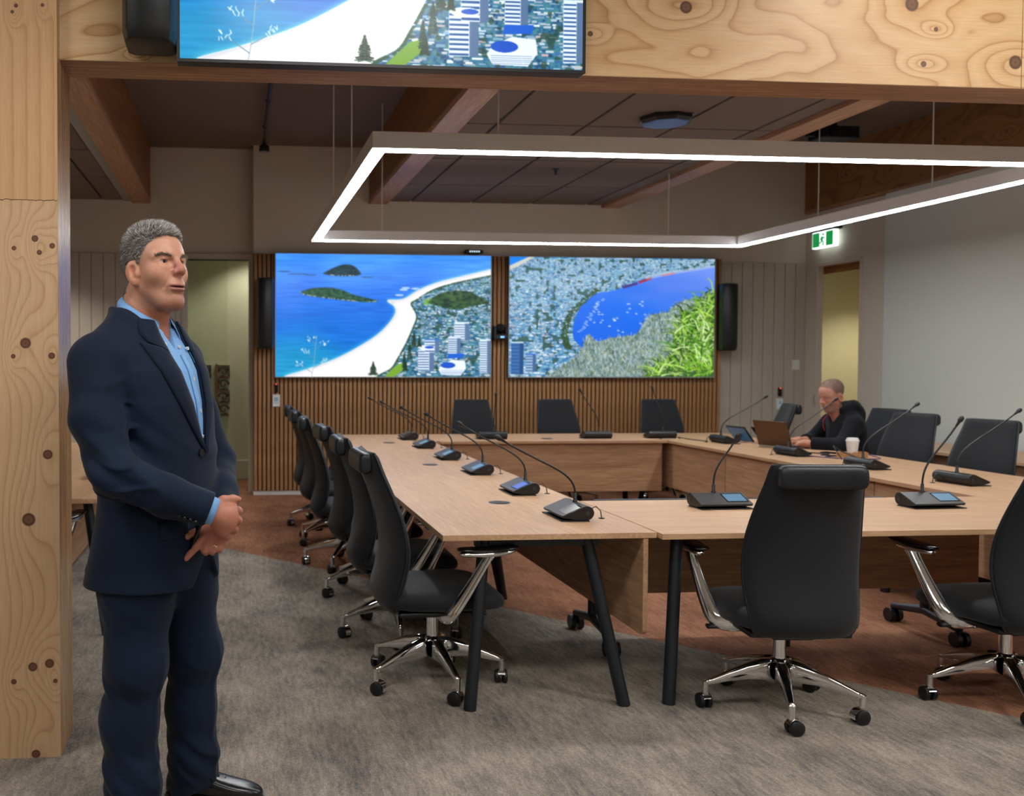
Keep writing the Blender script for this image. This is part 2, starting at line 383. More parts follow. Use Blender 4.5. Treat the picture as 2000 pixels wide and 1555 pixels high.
# ------------------------------------------------------------------ foyer (where the photographer stands)
struct(box('ceiling_foyer', M['wall'], -5, 8.2, -4.2, 3.56, 3.25, 3.35))
struct(box('wall_front', M['wall'], -5, 8.2, -4.4, -4.2, 0, 3.4))
struct(box('wall_left', M['wall'], -5.2, -5, -4.4, 12, 0, 3.9))
struct(box('wall_right_foyer', M['wall'], 8.2, 8.3, -4.4, 3.6, 0, 3.4))
struct(box('wall_over_portal', M['wall'], -5, 8.2, 3.60, 3.74, 3.26, 3.95))
EM = emis('foyer light panel', (1.0, .985, .96, 1), FOYER_E)
for (px, py) in ((-2.2, 1.8), (.6, 1.9), (3.4, 1.9), (-.8, -1.2), (2.2, -1.2), (5.6, .6)):  # unseen panels added behind the camera as fill for man and foreground
    t_ = thing('fill_light_panel', 'added fill light panel, flush in the unseen foyer ceiling', 'light', (px, py, 3.235), 0, 'added foyer fill panels')
    MB().box(-.62, .62, -.32, .32, 0, .014).build('frame', M['whitep'], t_)
    MB().box(-.59, .59, -.29, .29, -.003, 0).build('diffuser', EM, t_)
def downlight(x, y, z, power, col, spot=100, blend=.6, size=.05, aim=None, where='in the ceiling'):
    t_ = thing('downlight', 'small round recessed downlight ' + where, 'light', (x, y, z), 0, 'recessed downlights')
    MB().lathe([(.055, -.004), (.055, .0), (.045, .0), (.042, .03)], n=20).build('trim_ring', M['whitep'], t_)
    l = bpy.data.lights.new('downlight_lamp', 'SPOT'); l.energy = power; l.color = col; l.spot_size = math.radians(spot); l.spot_blend = blend; l.shadow_soft_size = size
    b = bpy.data.objects.new('lamp', l); C.objects.link(b); b.parent = t_; b.location = (0, 0, -.02)
    if aim: b.rotation_euler = Vector((aim[0]-x, aim[1]-y, aim[2]-z)).to_track_quat('-Z', 'Y').to_euler()
    return t_
downlight(2.75, 2.75, 3.25, 26, (1, .86, .68), 120, .7, .06, (2.75, 3.4, 2.6), 'aimed at the pine beam')
downlight(-2.0, 9.5, 3.15, 130, (1, .9, .78), where='washing the grooved wall left of the doorway'); downlight(-3.4, 9.6, 3.15, 110, (1, .9, .78), where='in the far left ceiling corner')
downlight(-2.3, 6.6, 3.15, 70, (1, .9, .78), where='above the left side desk')
downlight(7.45, 10.1, 2.75, 95, (1, .92, .74), 110, where='beyond the doorway under the exit sign')
downlight(.25, 11.2, 2.9, 42, (1, .93, .78), 120, where='in the lobby right behind the left doorway')
downlight(-1.2, 11.2, 2.9, 20, (1, .93, .78), 120, where='deeper in the lobby left of the doorway')

# ------------------------------------------------------------------ pendant light ring
RX0, RX1, RY0, RY1, RZ = .70, 4.69, 4.83, 8.57, 2.50
R_ = thing('pendant_light', 'large rectangular pendant light frame hanging over the conference table', 'pendant light', ((RX0+RX1)/2, (RY0+RY1)/2, RZ))
RWH = plain('white enamel', srgb(240,241,242), .35, var=.01)
RINGM = emis('light strip', (.97, .985, 1.0, 1), RING_E)
hx, hy, w_ = (RX1-RX0)/2, (RY1-RY0)/2, .072
for nm, (a0, a1, b0, b1) in (('front_bar', (-hx, hx, -hy, -hy+w_)), ('back_bar', (-hx, hx, hy-w_, hy)), ('side_bar', (-hx, -hx+w_, -hy+w_, hy-w_)), ('side_bar', (hx-w_, hx, -hy+w_, hy-w_))):
    bar = MB().box(a0, a1, b0, b1, .004, .088).build(nm, RWH, R_)
    MB().box(a0+.001, a1-.001, b0+.001 if b1-b0 < .1 else b0, b1-.001 if b1-b0 < .1 else b1, -.002, .004).build('light_strip', RINGM, bar)
for (x, y, zt) in ((.735,5.985,3.72), (.735,7.07,3.72), (1.323,8.53,3.72), (3.973,8.53,3.15), (4.655,7.33,3.72), (4.655,6.07,3.72), (1.355,4.866,3.72), (4.3,4.866,3.72), (4.655,5.0,3.72)):
    MB().cyl((x-(RX0+RX1)/2, y-(RY0+RY1)/2, .088), (x-(RX0+RX1)/2, y-(RY0+RY1)/2, zt-RZ), .0042, 8).build('hanging_wire', M['whitep'], R_)
# ------------------------------------------------------------------ conference tables
TOPY = oak('oak veneer top along depth', srgb(176,136,102), srgb(214,176,138), 1, .40, 75)
TOPX = oak('oak veneer top along width', srgb(176,136,102), srgb(214,176,138), 0, .40, 75)
PANX = oak('oak veneer panel', srgb(150,112,82), srgb(200,160,124), 0, .5, 75)
PANY = oak('oak veneer panel deep', srgb(150,112,82), srgb(200,160,124), 1, .5, 75)
EDGE = oak('oak edging', srgb(176,134,92), srgb(216,176,132), 0, .45, 60)
TH = .72
def top(t_, x0, x1, y0, y1, mat, cx, cy):
    MB().box(x0-cx, x1-cx, y0-cy, y1-cy, TH-.024, TH).build('tabletop', mat, t_, bevel=.0015)
def leg(t_, a, b, r=.026):
    L = MB().sweep([b, a], [r*1.02, r], 16).build('leg', M['blackm'], t_, auto=40)
    MB().lathe([(r*.7, 0), (r*.95, .003), (r*.95, .012)], b, 16).build('foot_glide', M['black'], L)
def grommet(t_, x, y):
    MB().lathe([(.052, 0), (.055, .0015), (.05, .003), (.01, .003)], (x, y, TH), 28).build('cable_grommet', M['black'], t_, auto=40)
def table_deep(label, x0, x1, y0, y1, pan, ends=(True, True), grom=None):
    """a module running away from the viewer; modesty panel at x = pan"""
    cx, cy = (x0+x1)/2, (y0+y1)/2
    t_ = thing('conference_table', label, 'table', (cx, cy, 0))
    top(t_, x0+.0012, x1-.0012, y0+.0012, y1-.0012, TOPY, cx, cy)
    for k, yy, dy in ((0, y0+.10, -.11), (1, y1-.10, .09)):
        if not ends[k]: continue
        leg(t_, (x0+.20-cx, yy-cy, TH-.03), (x0+.115-cx, yy+dy-cy, .0)); leg(t_, (x1-.27-cx, yy-cy, TH-.03), (x1-.140-cx, yy+dy-cy, .0))
        MB().box(x0+.16-cx, x1-.22-cx, yy-.02-cy, yy+.02-cy, TH-.065, TH-.025).build('cross_rail', M['blackm'], t_)
    MB().box(x0+.30-cx, x0+.34-cx, y0+.1-cy, y1-.1-cy, TH-.06, TH-.025).build('long_rail', M['blackm'], t_)
    z0 = .285; r = .03; poly = [(y0+.004-cy, TH-.026), (y0+.004-cy, z0+r)] + [(y0+.004+r-r*math.cos(a)-cy, z0+r-r*math.sin(a)) for a in (.5, 1.0, 1.57)] + [(y1-.004-cy, z0), (y1-.004-cy, TH-.026)]
    MB().prism(poly, 0, pan-.011-cx, pan+.011-cx).build('modesty_panel', PANY, t_, bevel=.002)
    if grom: grommet(t_, grom[0]-cx, grom[1]-cy)
    return t_
LX0, LX1 = .852, 1.762
table_deep('oak conference table module at the front left corner with its end facing the viewer', LX0, LX1, 3.85, 5.655, 1.715, (True, True), (1.336, 4.73))
table_deep('oak conference table module in the middle of the left row', LX0, LX1, 5.655, 7.46, 1.715, (True, True), (1.351, 6.51))
table_deep('oak conference table module at the far left corner by the slat wall', LX0, LX1, 7.46, 9.27, 1.715, (True, True), (1.359, 8.31))
RXa, RXb = 3.934, 4.90
def mir(label, y0, y1, ends):
    return table_deep(label, RXa, RXb, y0, y1, 3.985, ends)
mir('oak conference table module in the near right corner of the square', 3.81, 5.63, (True, True))
mir('oak conference table module on the right carrying the paper cup', 5.63, 7.45, (True, True))
mir('oak conference table module on the right carrying the laptop', 7.45, 9.27, (True, True))
def table_wide(label, x0, x1, y0, y1, pan, legs, grom=None, tray=False):
    cx, cy = (x0+x1)/2, (y0+y1)/2
    t_ = thing('conference_table', label, 'table', (cx, cy, 0))
    top(t_, x0+.0012, x1-.0012, y0+.0012, y1-.0012, TOPX, cx, cy)
    for (xt, xf, yt, yf) in legs: leg(t_, (xt-cx, yt-cy, TH-.03), (xf-cx, yf-cy, 0))
    MB().box(x0+.1-cx, x1-.1-cx, cy-.02-cy, cy+.02-cy, TH-.06, TH-.025).build('long_rail', M['blackm'], t_)
    MB().box(x0+.03-cx, x1-.03-cx, pan-.011-cy, pan+.011-cy, .255, TH-.026).build('modesty_panel', PANX, t_, bevel=.002)
    if grom: grommet(t_, grom[0]-cx, grom[1]-cy)
    if tray: MB().box(x0+.08-cx, x1-.5-cx, y1-cy+.001, y1+.035-cy, TH-.055, TH+.003).build('cable_tray', M['black'], t_, bevel=.003)
    return t_
ft = table_wide('oak conference table along the front behind the nearest black chairs', 1.766, 3.930, 3.81, 4.76, 4.70, ((1.885,1.815,3.93,3.84),(3.62,3.70,3.93,3.84),(2.75,2.78,4.55,4.60)), None, True)
for sx in (1.83, 3.64):                       # flip-top leg frames on casters
    cx, cy = (1.766+3.930)/2, (3.81+4.76)/2
    fr = MB().sweep([(sx-cx, 4.74-cy, TH-.05), (sx-cx, 4.74-cy, .13)], .024, 12).sweep([(sx-cx, 4.49-cy, .085), (sx-cx, 4.74-cy, .125), (sx-cx, 4.98-cy, .085)], [.018, .026, .018], 10).build('caster_leg', M['blackm'], ft, auto=40)
    for yy in (4.49, 4.98):
        m = MB()
        for s in (-1, 1): m.sweep([(sx-cx+s*.010, yy-cy, .0375), (sx-cx+s*.034, yy-cy, .0375)], [.0375, .0375], 18)
        m.cyl((sx-cx, yy-cy, .03), (sx-cx, yy-cy, .09), .010, 8).build('caster', M['black'], fr, auto=40)
table_wide('oak conference table along the far side in front of the slat wall', 1.766, 3.930, 8.40, 9.27, 8.455, ((1.9,1.82,9.1,9.2),(3.8,3.88,9.1,9.2),(2.8,2.83,9.1,9.2)), (2.89, 8.66))
def side_desk(label, x0, x1, y0, y1, sgn):
    cx, cy = (x0+x1)/2, (y0+y1)/2
    t_ = thing('side_desk', label, 'table', (cx, cy, 0))
    top(t_, x0, x1, y0, y1, TOPY, cx, cy)
    for yy in (y0+.10, cy, y1-.12):
        leg(t_, (x0+.18-cx, yy-cy, TH-.03), (x0+.08-cx, yy-.05-cy, 0)); leg(t_, (x1-.16-cx, yy-cy, TH-.03), (x1-.055-cx, yy-.05-cy, 0))
    xx = x0+.05 if sgn > 0 else x1-.30
    MB().box(xx-.01-cx, xx+.01-cx, y0+.3-cy, y1-.02-cy, .30, TH-.026).build('modesty_panel', PANY, t_, bevel=.002)
    return t_
side_desk('oak side desk at the left, half hidden behind the man in the suit', -1.62, -.60, 5.02, 8.50, -1)
side_desk('oak side desk along the pale right hand wall', 5.58, 6.30, 3.2, 7.95, 1)
# ------------------------------------------------------------------ swivel chairs
LEA = NT('black leather'); _v = LEA.noise(LEA.mapped(), 260, 4, .6); _b = LEA.noise(LEA.mapped(), 9, 2)
LEA.set(col=LEA.ramp(_b, [(.35, srgb(15,20,26)), (.65, srgb(23,29,36))]), rough=LEA.ramp(_v, [(.3, (.34,.34,.34,1)), (.7, (.48,.48,.48,1))]), spec=.5); LEA.bump(_v, .12, .003); LEA = LEA.m
FAB = NT('black woven upholstery'); _v = FAB.noise(FAB.mapped(), 420, 3, .7)
FAB.set(col=FAB.ramp(_v, [(.3, srgb(14,17,21)), (.7, srgb(25,28,33))]), rough=.72, spec=.3, sheen=.15); FAB.bump(_v, .25, .003); FAB = FAB.m
def interp(tab, z):
    xs = [t[0] for t in tab]; return [float(np.interp(z, xs, [t[k] for t in tab])) for k in range(1, len(tab[0]))]
def smooth_tab(tab, n=22):
    """Catmull-Rom resampling of a table keyed on its first column"""
    t = np.array(tab, float); out = []
    for q in np.linspace(0, len(t)-1, n):
        i = min(int(q), len(t)-2); f = q-i; p0, p1, p2, p3 = t[max(i-1,0)], t[i], t[i+1], t[min(i+2,len(t)-1)]
        out.append(.5*((2*p1)+(-p0+p2)*f+(2*p0-5*p1+4*p2-p3)*f*f+(-p0+3*p1-3*p2+p3)*f**3))
    return out
def make_chair():
    t_ = thing('swivel_chair', 'chair', 'chair')
    # backrest: z, centre y, width, thickness
    prof = smooth_tab([(.350,-.218,.30,.020),(.365,-.222,.375,.055),(.42,-.232,.415,.088),(.52,-.208,.440,.086),(.62,-.196,.452,.078),(.74,-.213,.445,.068),(.86,-.252,.410,.062),(.96,-.292,.372,.062),(1.02,-.312,.352,.060),(1.038,-.318,.335,.036),(1.044,-.320,.31,.012)], 26)
    rings = []
    for z, yc, w_, th in prof:
        ring = []
        for k in range(28):
            a = 2*math.pi*k/28; c, s = math.cos(a), math.sin(a)
            x = w_/2*math.copysign(abs(c)**.55, c); y = yc + th/2*math.copysign(abs(s)**.75, s) + .030*(x/(w_/2+1e-6))**2*(w_/.45)
            ring.append((x, y, z))
        rings.append(ring)
    back = MB().loft(rings).build('backrest', FAB, t_, smooth=True)
    # piping along both side edges
    for sgn in (-1, 1):
        pts = [(sgn*(w_/2+.001), yc+.030*(w_/.45), z) for z, yc, w_, th in prof[2:-2]]
        MB().sweep(pts, .007, 6).build('piping', LEA, back, smooth=True)
    # leather roll wrapped over the top of the back
    rr = []
    for xx in (-.165,-.162,-.152,-.12,-.08,-.04,0,.04,.08,.12,.152,.162,.165):
        e = 1 - .30*max(0, abs(xx)-.152)/.013
        rr.append([(xx, -.330 + .030*math.copysign(abs(math.cos(a))**.7, math.cos(a))*e, .996 + .047*math.copysign(abs(math.sin(a))**.7, math.sin(a))*e) for a in [2*math.pi*k/18 for k in range(18)]])
    MB().loft(rr).build('head_roll', LEA, back, smooth=True, sub=1)
    # seat
    sp = smooth_tab([(-.235,.30,.395,.405),(-.225,.40,.378,.435),(-.15,.47,.362,.462),(0,.50,.358,.466),(.14,.50,.360,.468),(.22,.47,.362,.455),(.262,.42,.374,.43),(.272,.34,.395,.41)], 18)
    rings = []
    for y, w_, z0, z1 in sp:
        ring = []
        for k in range(24):
            a = 2*math.pi*k/24; c, s = math.cos(a), math.sin(a)
            ring.append((w_/2*math.copysign(abs(c)**.5, c), y, (z0+z1)/2 + (z1-z0)/2*math.copysign(abs(s)**.6, s)))
        rings.append(ring)
    seat = MB().loft(rings).build('seat', FAB, t_, smooth=True)
    MB().box(-.20, .20, -.19, .19, .342, .364).build('seat_pan', M['black'], seat, bevel=.008)
    # arms
    for sgn in (-1, 1):
        p = [(sgn*.13,-.01,.352),(sgn*.215,.0,.352),(sgn*.262,.02,.375),(sgn*.284,.06,.44),(sgn*.300,.11,.53),(sgn*.312,.150,.605),(sgn*.314,.165,.632)]
        p = smooth_tab([(i,)+q for i, q in enumerate(p)], 16)
        a = MB().sweep([tuple(q[1:]) for q in p], [.03,.032,.034,.036,.036,.034,.032,.030,.028,.026,.024,.023,.023,.024,.027,.030], 12, flat=(.42, 1.0), up=(1,0,0)).build('arm', M['chrome'], t_, smooth=True)
        q = smooth_tab([(0,.035,.632,.006),(1,.06,.634,.013),(2,.12,.634,.015),(3,.18,.636,.017),(4,.24,.641,.013),(5,.275,.645,.005)], 14)
        MB().sweep([(sgn*.314, y, z) for _, y, z, r in q], [r*1.3 for *_, r in q], 12, flat=(.75,1.5)).build('arm_rail', M['chrome'], a, smooth=True)
        q = smooth_tab([(0,.03,.650,.008),(1,.05,.652,.020),(2,.12,.650,.026),(3,.20,.652,.027),(4,.265,.658,.022),(5,.29,.661,.008)], 14)
        MB().sweep([(sgn*.306, y, z) for _, y, z, r in q], [r for *_, r in q], 14, flat=(.42,1.75)).build('arm_pad', M['gblack'], a, smooth=True)
    # mechanism, lever, gas lift
    MB().box(-.085, .085, -.13, .10, .315, .352).build('tilt_mechanism', M['black'], t_, bevel=.012)
    MB().sweep([(-.08,.02,.333),(-.24,.02,.333)], .007, 8).sweep([(-.22,.02,.333),(-.29,.02,.333)], [.013,.015], 8, flat=(.7,1.4)).build('tilt_lever', M['black'], t_, smooth=True)
    g_ = MB().cyl((0,0,.20), (0,0,.295), .026, 20).build('gas_lift', M['chrome'], t_, auto=40)
    MB().cyl((0,0,.295), (0,0,.318), .019, 16).build('gas_lift_collar', M['black'], g_, auto=40)
    MB().lathe([(.030,.118),(.036,.125),(.038,.16),(.036,.195),(.033,.205),(.028,.21)], n=20).build('base_hub', M['chrome'], t_, auto=50)
    for k in range(5):
        an = math.radians(-90 + 72*k); d = Vector((math.cos(an), math.sin(an), 0)); n_ = Vector((-d.y, d.x, 0))
        rings = []
        for s, hw, z0, z1 in ((.025,.025,.112,.208),(.07,.026,.118,.205),(.14,.022,.120,.184),(.22,.017,.112,.152),(.285,.0135,.100,.124),(.312,.012,.096,.116)):
            zc = (z0+z1)/2; hz = (z1-z0)/2
            rings.append([tuple(d*s + n_*(hw*math.copysign(abs(math.cos(a))**.6, math.cos(a))) + Vector((0,0,zc+hz*math.copysign(abs(math.sin(a))**.6, math.sin(a))))) for a in [2*math.pi*j/14 for j in range(14)]])
        lg = MB().loft(rings).build('base_leg', M['chrome'], t_, smooth=True)
        e = d*.306
        MB().cyl((e.x,e.y,.060), (e.x,e.y,.112), .0125, 14).build('leg_socket', M['chrome'], lg, auto=40)
        ca = random.uniform(0, 6.28) if k else -1.2; ax = Vector((math.cos(ca), math.sin(ca), 0)); off = Vector((-ax.y, ax.x, 0))*.012
        c0 = Vector((e.x, e.y, .029)) + off; m = MB()
        for s in (-1, 1): m.sweep([c0+ax*(s*.006), c0+ax*(s*.009), c0+ax*(s*.024), c0+ax*(s*.028)], [.024,.029,.029,.022], 18)
        cs = m.build('caster', M['black'], t_, auto=40)
        hd = MB(); vs = []; fs = []; nn = 13
        for j in range(nn):
            a = math.radians(-15 + 170*j/(nn-1)); r_ = off.normalized()*math.cos(a)*.034 + Vector((0,0,math.sin(a)*.034))
            r2 = r_*(.93)
            vs += [c0+r_-ax*.0155, c0+r_+ax*.0155, c0+r2+ax*.0155, c0+r2-ax*.0155]
        for j in range(nn-1):
            for q in range(4): fs.append((4*j+q, 4*j+(q+1) % 4, 4*j+4+(q+1) % 4, 4*j+4+q))
        fs += [(3,2,1,0), (4*nn-4,4*nn-3,4*nn-2,4*nn-1)]
        hd.add(vs, fs).build('caster_hood', M['chrome'], cs, auto=50)
    return t_
chair0 = make_chair(); first = [True]
def chair(x, y, deg, label, group, spin=0):
    """deg = heading of the sitter, 90 looks along +y, 0 along +x"""
    o = chair0 if first[0] else dup(chair0); first[0] = False
    o.location = (x, y, 0); o.rotation_euler = (0, 0, math.radians(deg-90)); tag(o, label, 'chair', group)
    if spin:                                   # the five-star base turns freely under the seat
        R = Matrix.Rotation(math.radians(spin), 4, 'Z')
        for ch in o.children:
            if ch.name.split('.')[0] in ('base_leg', 'caster', 'base_hub'): ch.matrix_local = R @ ch.matrix_local
    return o
GL = 'black chairs along the left table row'
chair(.885, 4.20, 2, 'black swivel chair nearest the viewer in the left row, chrome arm and star base showing', GL, 25)
chair(.87, 4.98, 0, 'second black swivel chair of the left row, mostly hidden by the nearest one', GL, 10)
chair(.86, 5.86, 3, 'third black swivel chair of the left row counted from the viewer', GL, 12)
chair(.81, 6.68, -2, 'fourth black swivel chair of the left row counted from the viewer', GL, -8)
chair(.80, 7.56, 2, 'fifth black swivel chair of the left row, next to the farthest', GL, 30)
chair(.80, 8.36, 0, 'farthest black swivel chair of the left row, against the slat wall', GL, 5)
GF = 'black chairs along the front table'
chair(2.25, 3.76, 84, 'black swivel chair seen from behind at the front table, chrome star base facing the viewer', GF, -16)
chair(3.24, 3.74, 92, 'black swivel chair cut by the right edge of the picture', GF, -28)
GB = 'black chairs along the far table'
chair(2.43, 9.38, -90, 'black chair behind the far table, left of the three by the slat wall', GB)
chair(3.33, 9.40, -88, 'black chair behind the far table, middle of the three by the slat wall', GB)
chair(4.41, 9.38, -92, 'black chair behind the far table, right of the three under the right screen', GB)
GR = 'black chairs along the right table row'
chair(4.88, 8.60, 167, 'black chair turned sideways behind the laptop, by the grooved wall', GR)
chair(5.20, 7.55, 190, 'black chair the seated man in the hooded top occupies', GR)
chair(4.94, 6.86, 196, 'black chair right of the seated man, its wide front against the pale wall', GR)
chair(4.88, 6.03, 197, 'black chair at the right table, last one before the picture edge', GR)
chair(-1.15, 4.85, 75, 'black chair at the left side desk, seen between the post and the suit', 'chairs at side desks', 20)
chair(5.38, 5.0, 20, 'black chair at the right side desk, cut by the right edge of the picture', 'chairs at side desks')
# ------------------------------------------------------------------ conference microphone units
SCR = {'b': emis('unit screen blue', srgb(20,95,235), .55), 'l': emis('unit screen pale blue', srgb(96,170,215), .42), 'd': M['gblack']}
MG = plain('dark grey unit shell', srgb(58,57,58), .38, .3, var=.03)
def mic(x, y, deg, tip, scr, label, group, z=TH, cable=True):
    """deg = direction the user looks along; tip = (side, toward user, height) of the microphone head"""
    t_ = thing('microphone_unit', label, 'microphone', (x, y, z), math.radians(deg-90), group)
    hw = .132
    MB().box(-hw-.003, hw+.003, -.085, .045, 0, .005).build('base_plate', M['black'], t_, bevel=.001)
    cy, cz, r = .036, .037, .031
    poly = [(-.078, .016), (-.078, .023)] + [(cy+r*math.cos(a), cz+r*math.sin(a)) for a in [math.radians(108-17*i) for i in range(12)]] + [(-.02, .006)]
    MB().prism(poly, 0, -hw, hw).build('housing', M['black'], t_, bevel=.002, auto=30)
    tx, tz = cy+r*math.cos(math.radians(108)), cz+r*math.sin(math.radians(108))
    sl_ = (tz-.023)/(tx+.078)
    def on(yy, dz): return .023 + (yy+.078)*sl_ + dz
    ca, sa = math.cos(math.atan(sl_)), math.sin(math.atan(sl_))
    MB().prism([(-.079,.0235),(-.079,.0255),(tx,tz+.0025),(tx,tz+.0005)], 0, -hw-.001, hw+.001).build('top_plate', MG, t_)
    def pl(x0, x1, y0, y1, d, nm, mt, par=None):
        return MB().add([(x0,y0,on(y0,d)),(x1,y0,on(y0,d)),(x1,y1,on(y1,d)),(x0,y1,on(y1,d)),(x0,y0,on(y0,d-.002)),(x1,y0,on(y0,d-.002)),(x1,y1,on(y1,d-.002)),(x0,y1,on(y1,d-.002))],
                        [(0,1,2,3),(7,6,5,4),(0,4,5,1),(1,5,6,2),(2,6,7,3),(3,7,4,0)]).build(nm, mt, par or t_)
    bz = pl(.012, .122, -.060, .014, .0032, 'screen_bezel', M['gblack'])
    if scr != 'd': pl(.018, .116, -.053, .008, .0042, 'screen', SCR[scr], t_)
    for sgn in (-1, 1): MB().cyl((sgn*hw, cy, cz), (sgn*(hw+.002), cy, cz), .009, 14).build('side_button', MG, t_, auto=40)
    sx = -.012
    MB().lathe([(.011,0),(.011,.012),(.008,.016),(.008,.045),(.006,.048)], (sx, .030, .062), 14).build('stem_socket', M['black'], t_, auto=40)
    a = Vector((sx, .030, .105)); e = Vector((sx+tip[0], .030-tip[1], tip[2])); pts = []
    c1 = a + Vector((0, 0, .5*(tip[2]-.10)*.45 + .05)); c2 = a.lerp(e, .42) + Vector((0, 0, .02))
    for i in range(15):
        q = i/14; pts.append(a*(1-q)**3 + c1*3*q*(1-q)**2 + c2*3*q*q*(1-q) + e*q**3)
    nk = MB().sweep(pts, .0046, 8).build('gooseneck', M['black'], t_, smooth=True)
    d = (pts[-1]-pts[-2]).normalized()
    MB().sweep([e-d*.03, e-d*.005, e, e+d*.004, e+d*.022, e+d*.030], [.005,.0075,.009,.012,.012,.006], 12).build('microphone_head', M['black'], t_, smooth=True)
    if cable:
        MB().sweep([(.05,.066,.02),(.05,.082,.045),(.052,.105,.055),(.055,.125,.035),(.056,.130,.002)], .0024, 6).cyl((.056,.130,.0), (.056,.130,.003), .014, 12).build('cable', M['black'], t_, smooth=True)
    return t_
G1 = 'microphone units along the left table row'
ord_ = ('first', 'second', 'third', 'fourth', 'fifth', 'sixth')
LM = [(1.535,4.27,0,(.03,.36,.36),'d','black microphone unit nearest the front corner of the left row, screen dark and glossy'),
      (1.555,5.09,0,(.02,.36,.37),'b','microphone unit with a bright blue screen on the left table row'),
      (1.560,6.01,0,(.02,.36,.37),'l','third microphone unit of the left row, its screen pale blue'),
      (1.570,6.92,0,(.02,.37,.37),'l','fourth microphone unit of the left row counted from the viewer'),
      (1.580,7.84,0,(.0,.38,.37),'l','fifth microphone unit of the left row, next to the farthest'),
      (1.600,8.68,0,(.0,.38,.37),'d','farthest microphone unit of the left row near the slat wall')]
for x, y, d, tp, s, lb in LM: mic(x, y, d, tp, s, lb, G1)
G2 = 'microphone units on the far table'
mic(2.37, 8.66, -90, (-.02,.02,.40), 'd', 'microphone unit on the far table, left one in front of a chair', G2, cable=False)
mic(3.36, 8.66, -90, (.14,.10,.44), 'd', 'microphone unit on the far table between the middle and right chairs', G2, cable=False)
mic(3.98, 8.66, -90, (.06,.10,.46), 'd', 'microphone unit on the far table in front of the right chair', G2)
G3 = 'microphone units along the right table row'
mic(4.30, 8.10, 180, (.03,.42,.40), 'd', 'microphone unit on the right row beside the propped tablets', G3)
mic(4.25, 6.98, 183, (.03,.40,.42), 'd', 'dark blue tinted microphone unit in front of the open laptop', G3)
mic(4.24, 6.10, 184, (.03,.42,.42), 'd', 'microphone unit beside the paper cup, partly behind the front chair', G3)
mic(4.25, 5.27, 184, (.02,.42,.42), 'd', 'microphone unit on the right row with its rounded back toward the front table', G3)
G4 = 'microphone units on the front table'
mic(2.37, 4.50, 92, (.10,.03,.34), 'l', 'microphone unit with a pale screen left of the front chair back', G4)
mic(3.42, 4.44, 92, (.17,.03,.42), 'l', 'microphone unit with a pale screen right of the front chair back', G4)
mic(-.80, 5.95, 180, (.1,.30,.40), 'd', 'microphone unit on the left side desk behind the man in the suit', 'microphone units on the side desks', cable=False)
mic(5.85, 6.0, 0, (.0,.18,.42), 'd', 'microphone unit on the right side desk at the picture edge', 'microphone units on the side desks', cable=False)
# ------------------------------------------------------------------ pictures shown on the screens (flat print, painted into a colour attribute)
PW, PH = 960, 540
_uu, _vv = np.meshgrid((np.arange(PW)+.5)/PW, (np.arange(PH)+.5)/PH)
_rs = np.random.RandomState(11)
def vnoise(nx, ny, seed):
    r = np.random.RandomState(seed).rand(ny+2, nx+2); x = _uu*nx; y = _vv*ny; i = x.astype(int); j = y.astype(int); fx = x-i; fy = y-j
    fx = fx*fx*(3-2*fx); fy = fy*fy*(3-2*fy)
    return (r[j,i]*(1-fx)+r[j,i+1]*fx)*(1-fy) + (r[j+1,i]*(1-fx)+r[j+1,i+1]*fx)*fy
def inside(poly):
    m = np.zeros(_uu.shape, bool); n = len(poly)
    for k in range(n):
        (x1, y1), (x2, y2) = poly[k], poly[(k+1) % n]
        if y1 == y2: continue
        c = ((y1 > _vv) != (y2 > _vv)) & (_uu < (x2-x1)*(_vv-y1)/(y2-y1)+x1); m ^= c
    return m
def spl(pts, n=60):
    t = smooth_tab([(i, p[0], p[1]) for i, p in enumerate(pts)], n); return [(q[1], q[2]) for q in t]
def blend(img, mask, col, a=1.0):
    m = (mask*a)[..., None] if mask.dtype != bool else (mask.astype(float)*a)[..., None]
    return img*(1-m) + np.array(col, float)*m
def blur(a, r):
    if r < 1: return a
    k = np.ones(2*r+1)/(2*r+1)
    for ax in (0, 1):
        p = np.pad(a, [(r, r) if i == ax else (0, 0) for i in range(a.ndim)], mode='edge')
        a = sum(k[i]*np.take(p, np.arange(i, i+a.shape[ax]), axis=ax) for i in range(2*r+1))
    return a
def ramp3(t, cols):
    t = np.clip(t, 0, 1)*(len(cols)-1); i = np.clip(t.astype(int), 0, len(cols)-2); f = (t-i)[..., None]; c = np.array(cols, float)
    return c[i]*(1-f) + c[i+1]*f
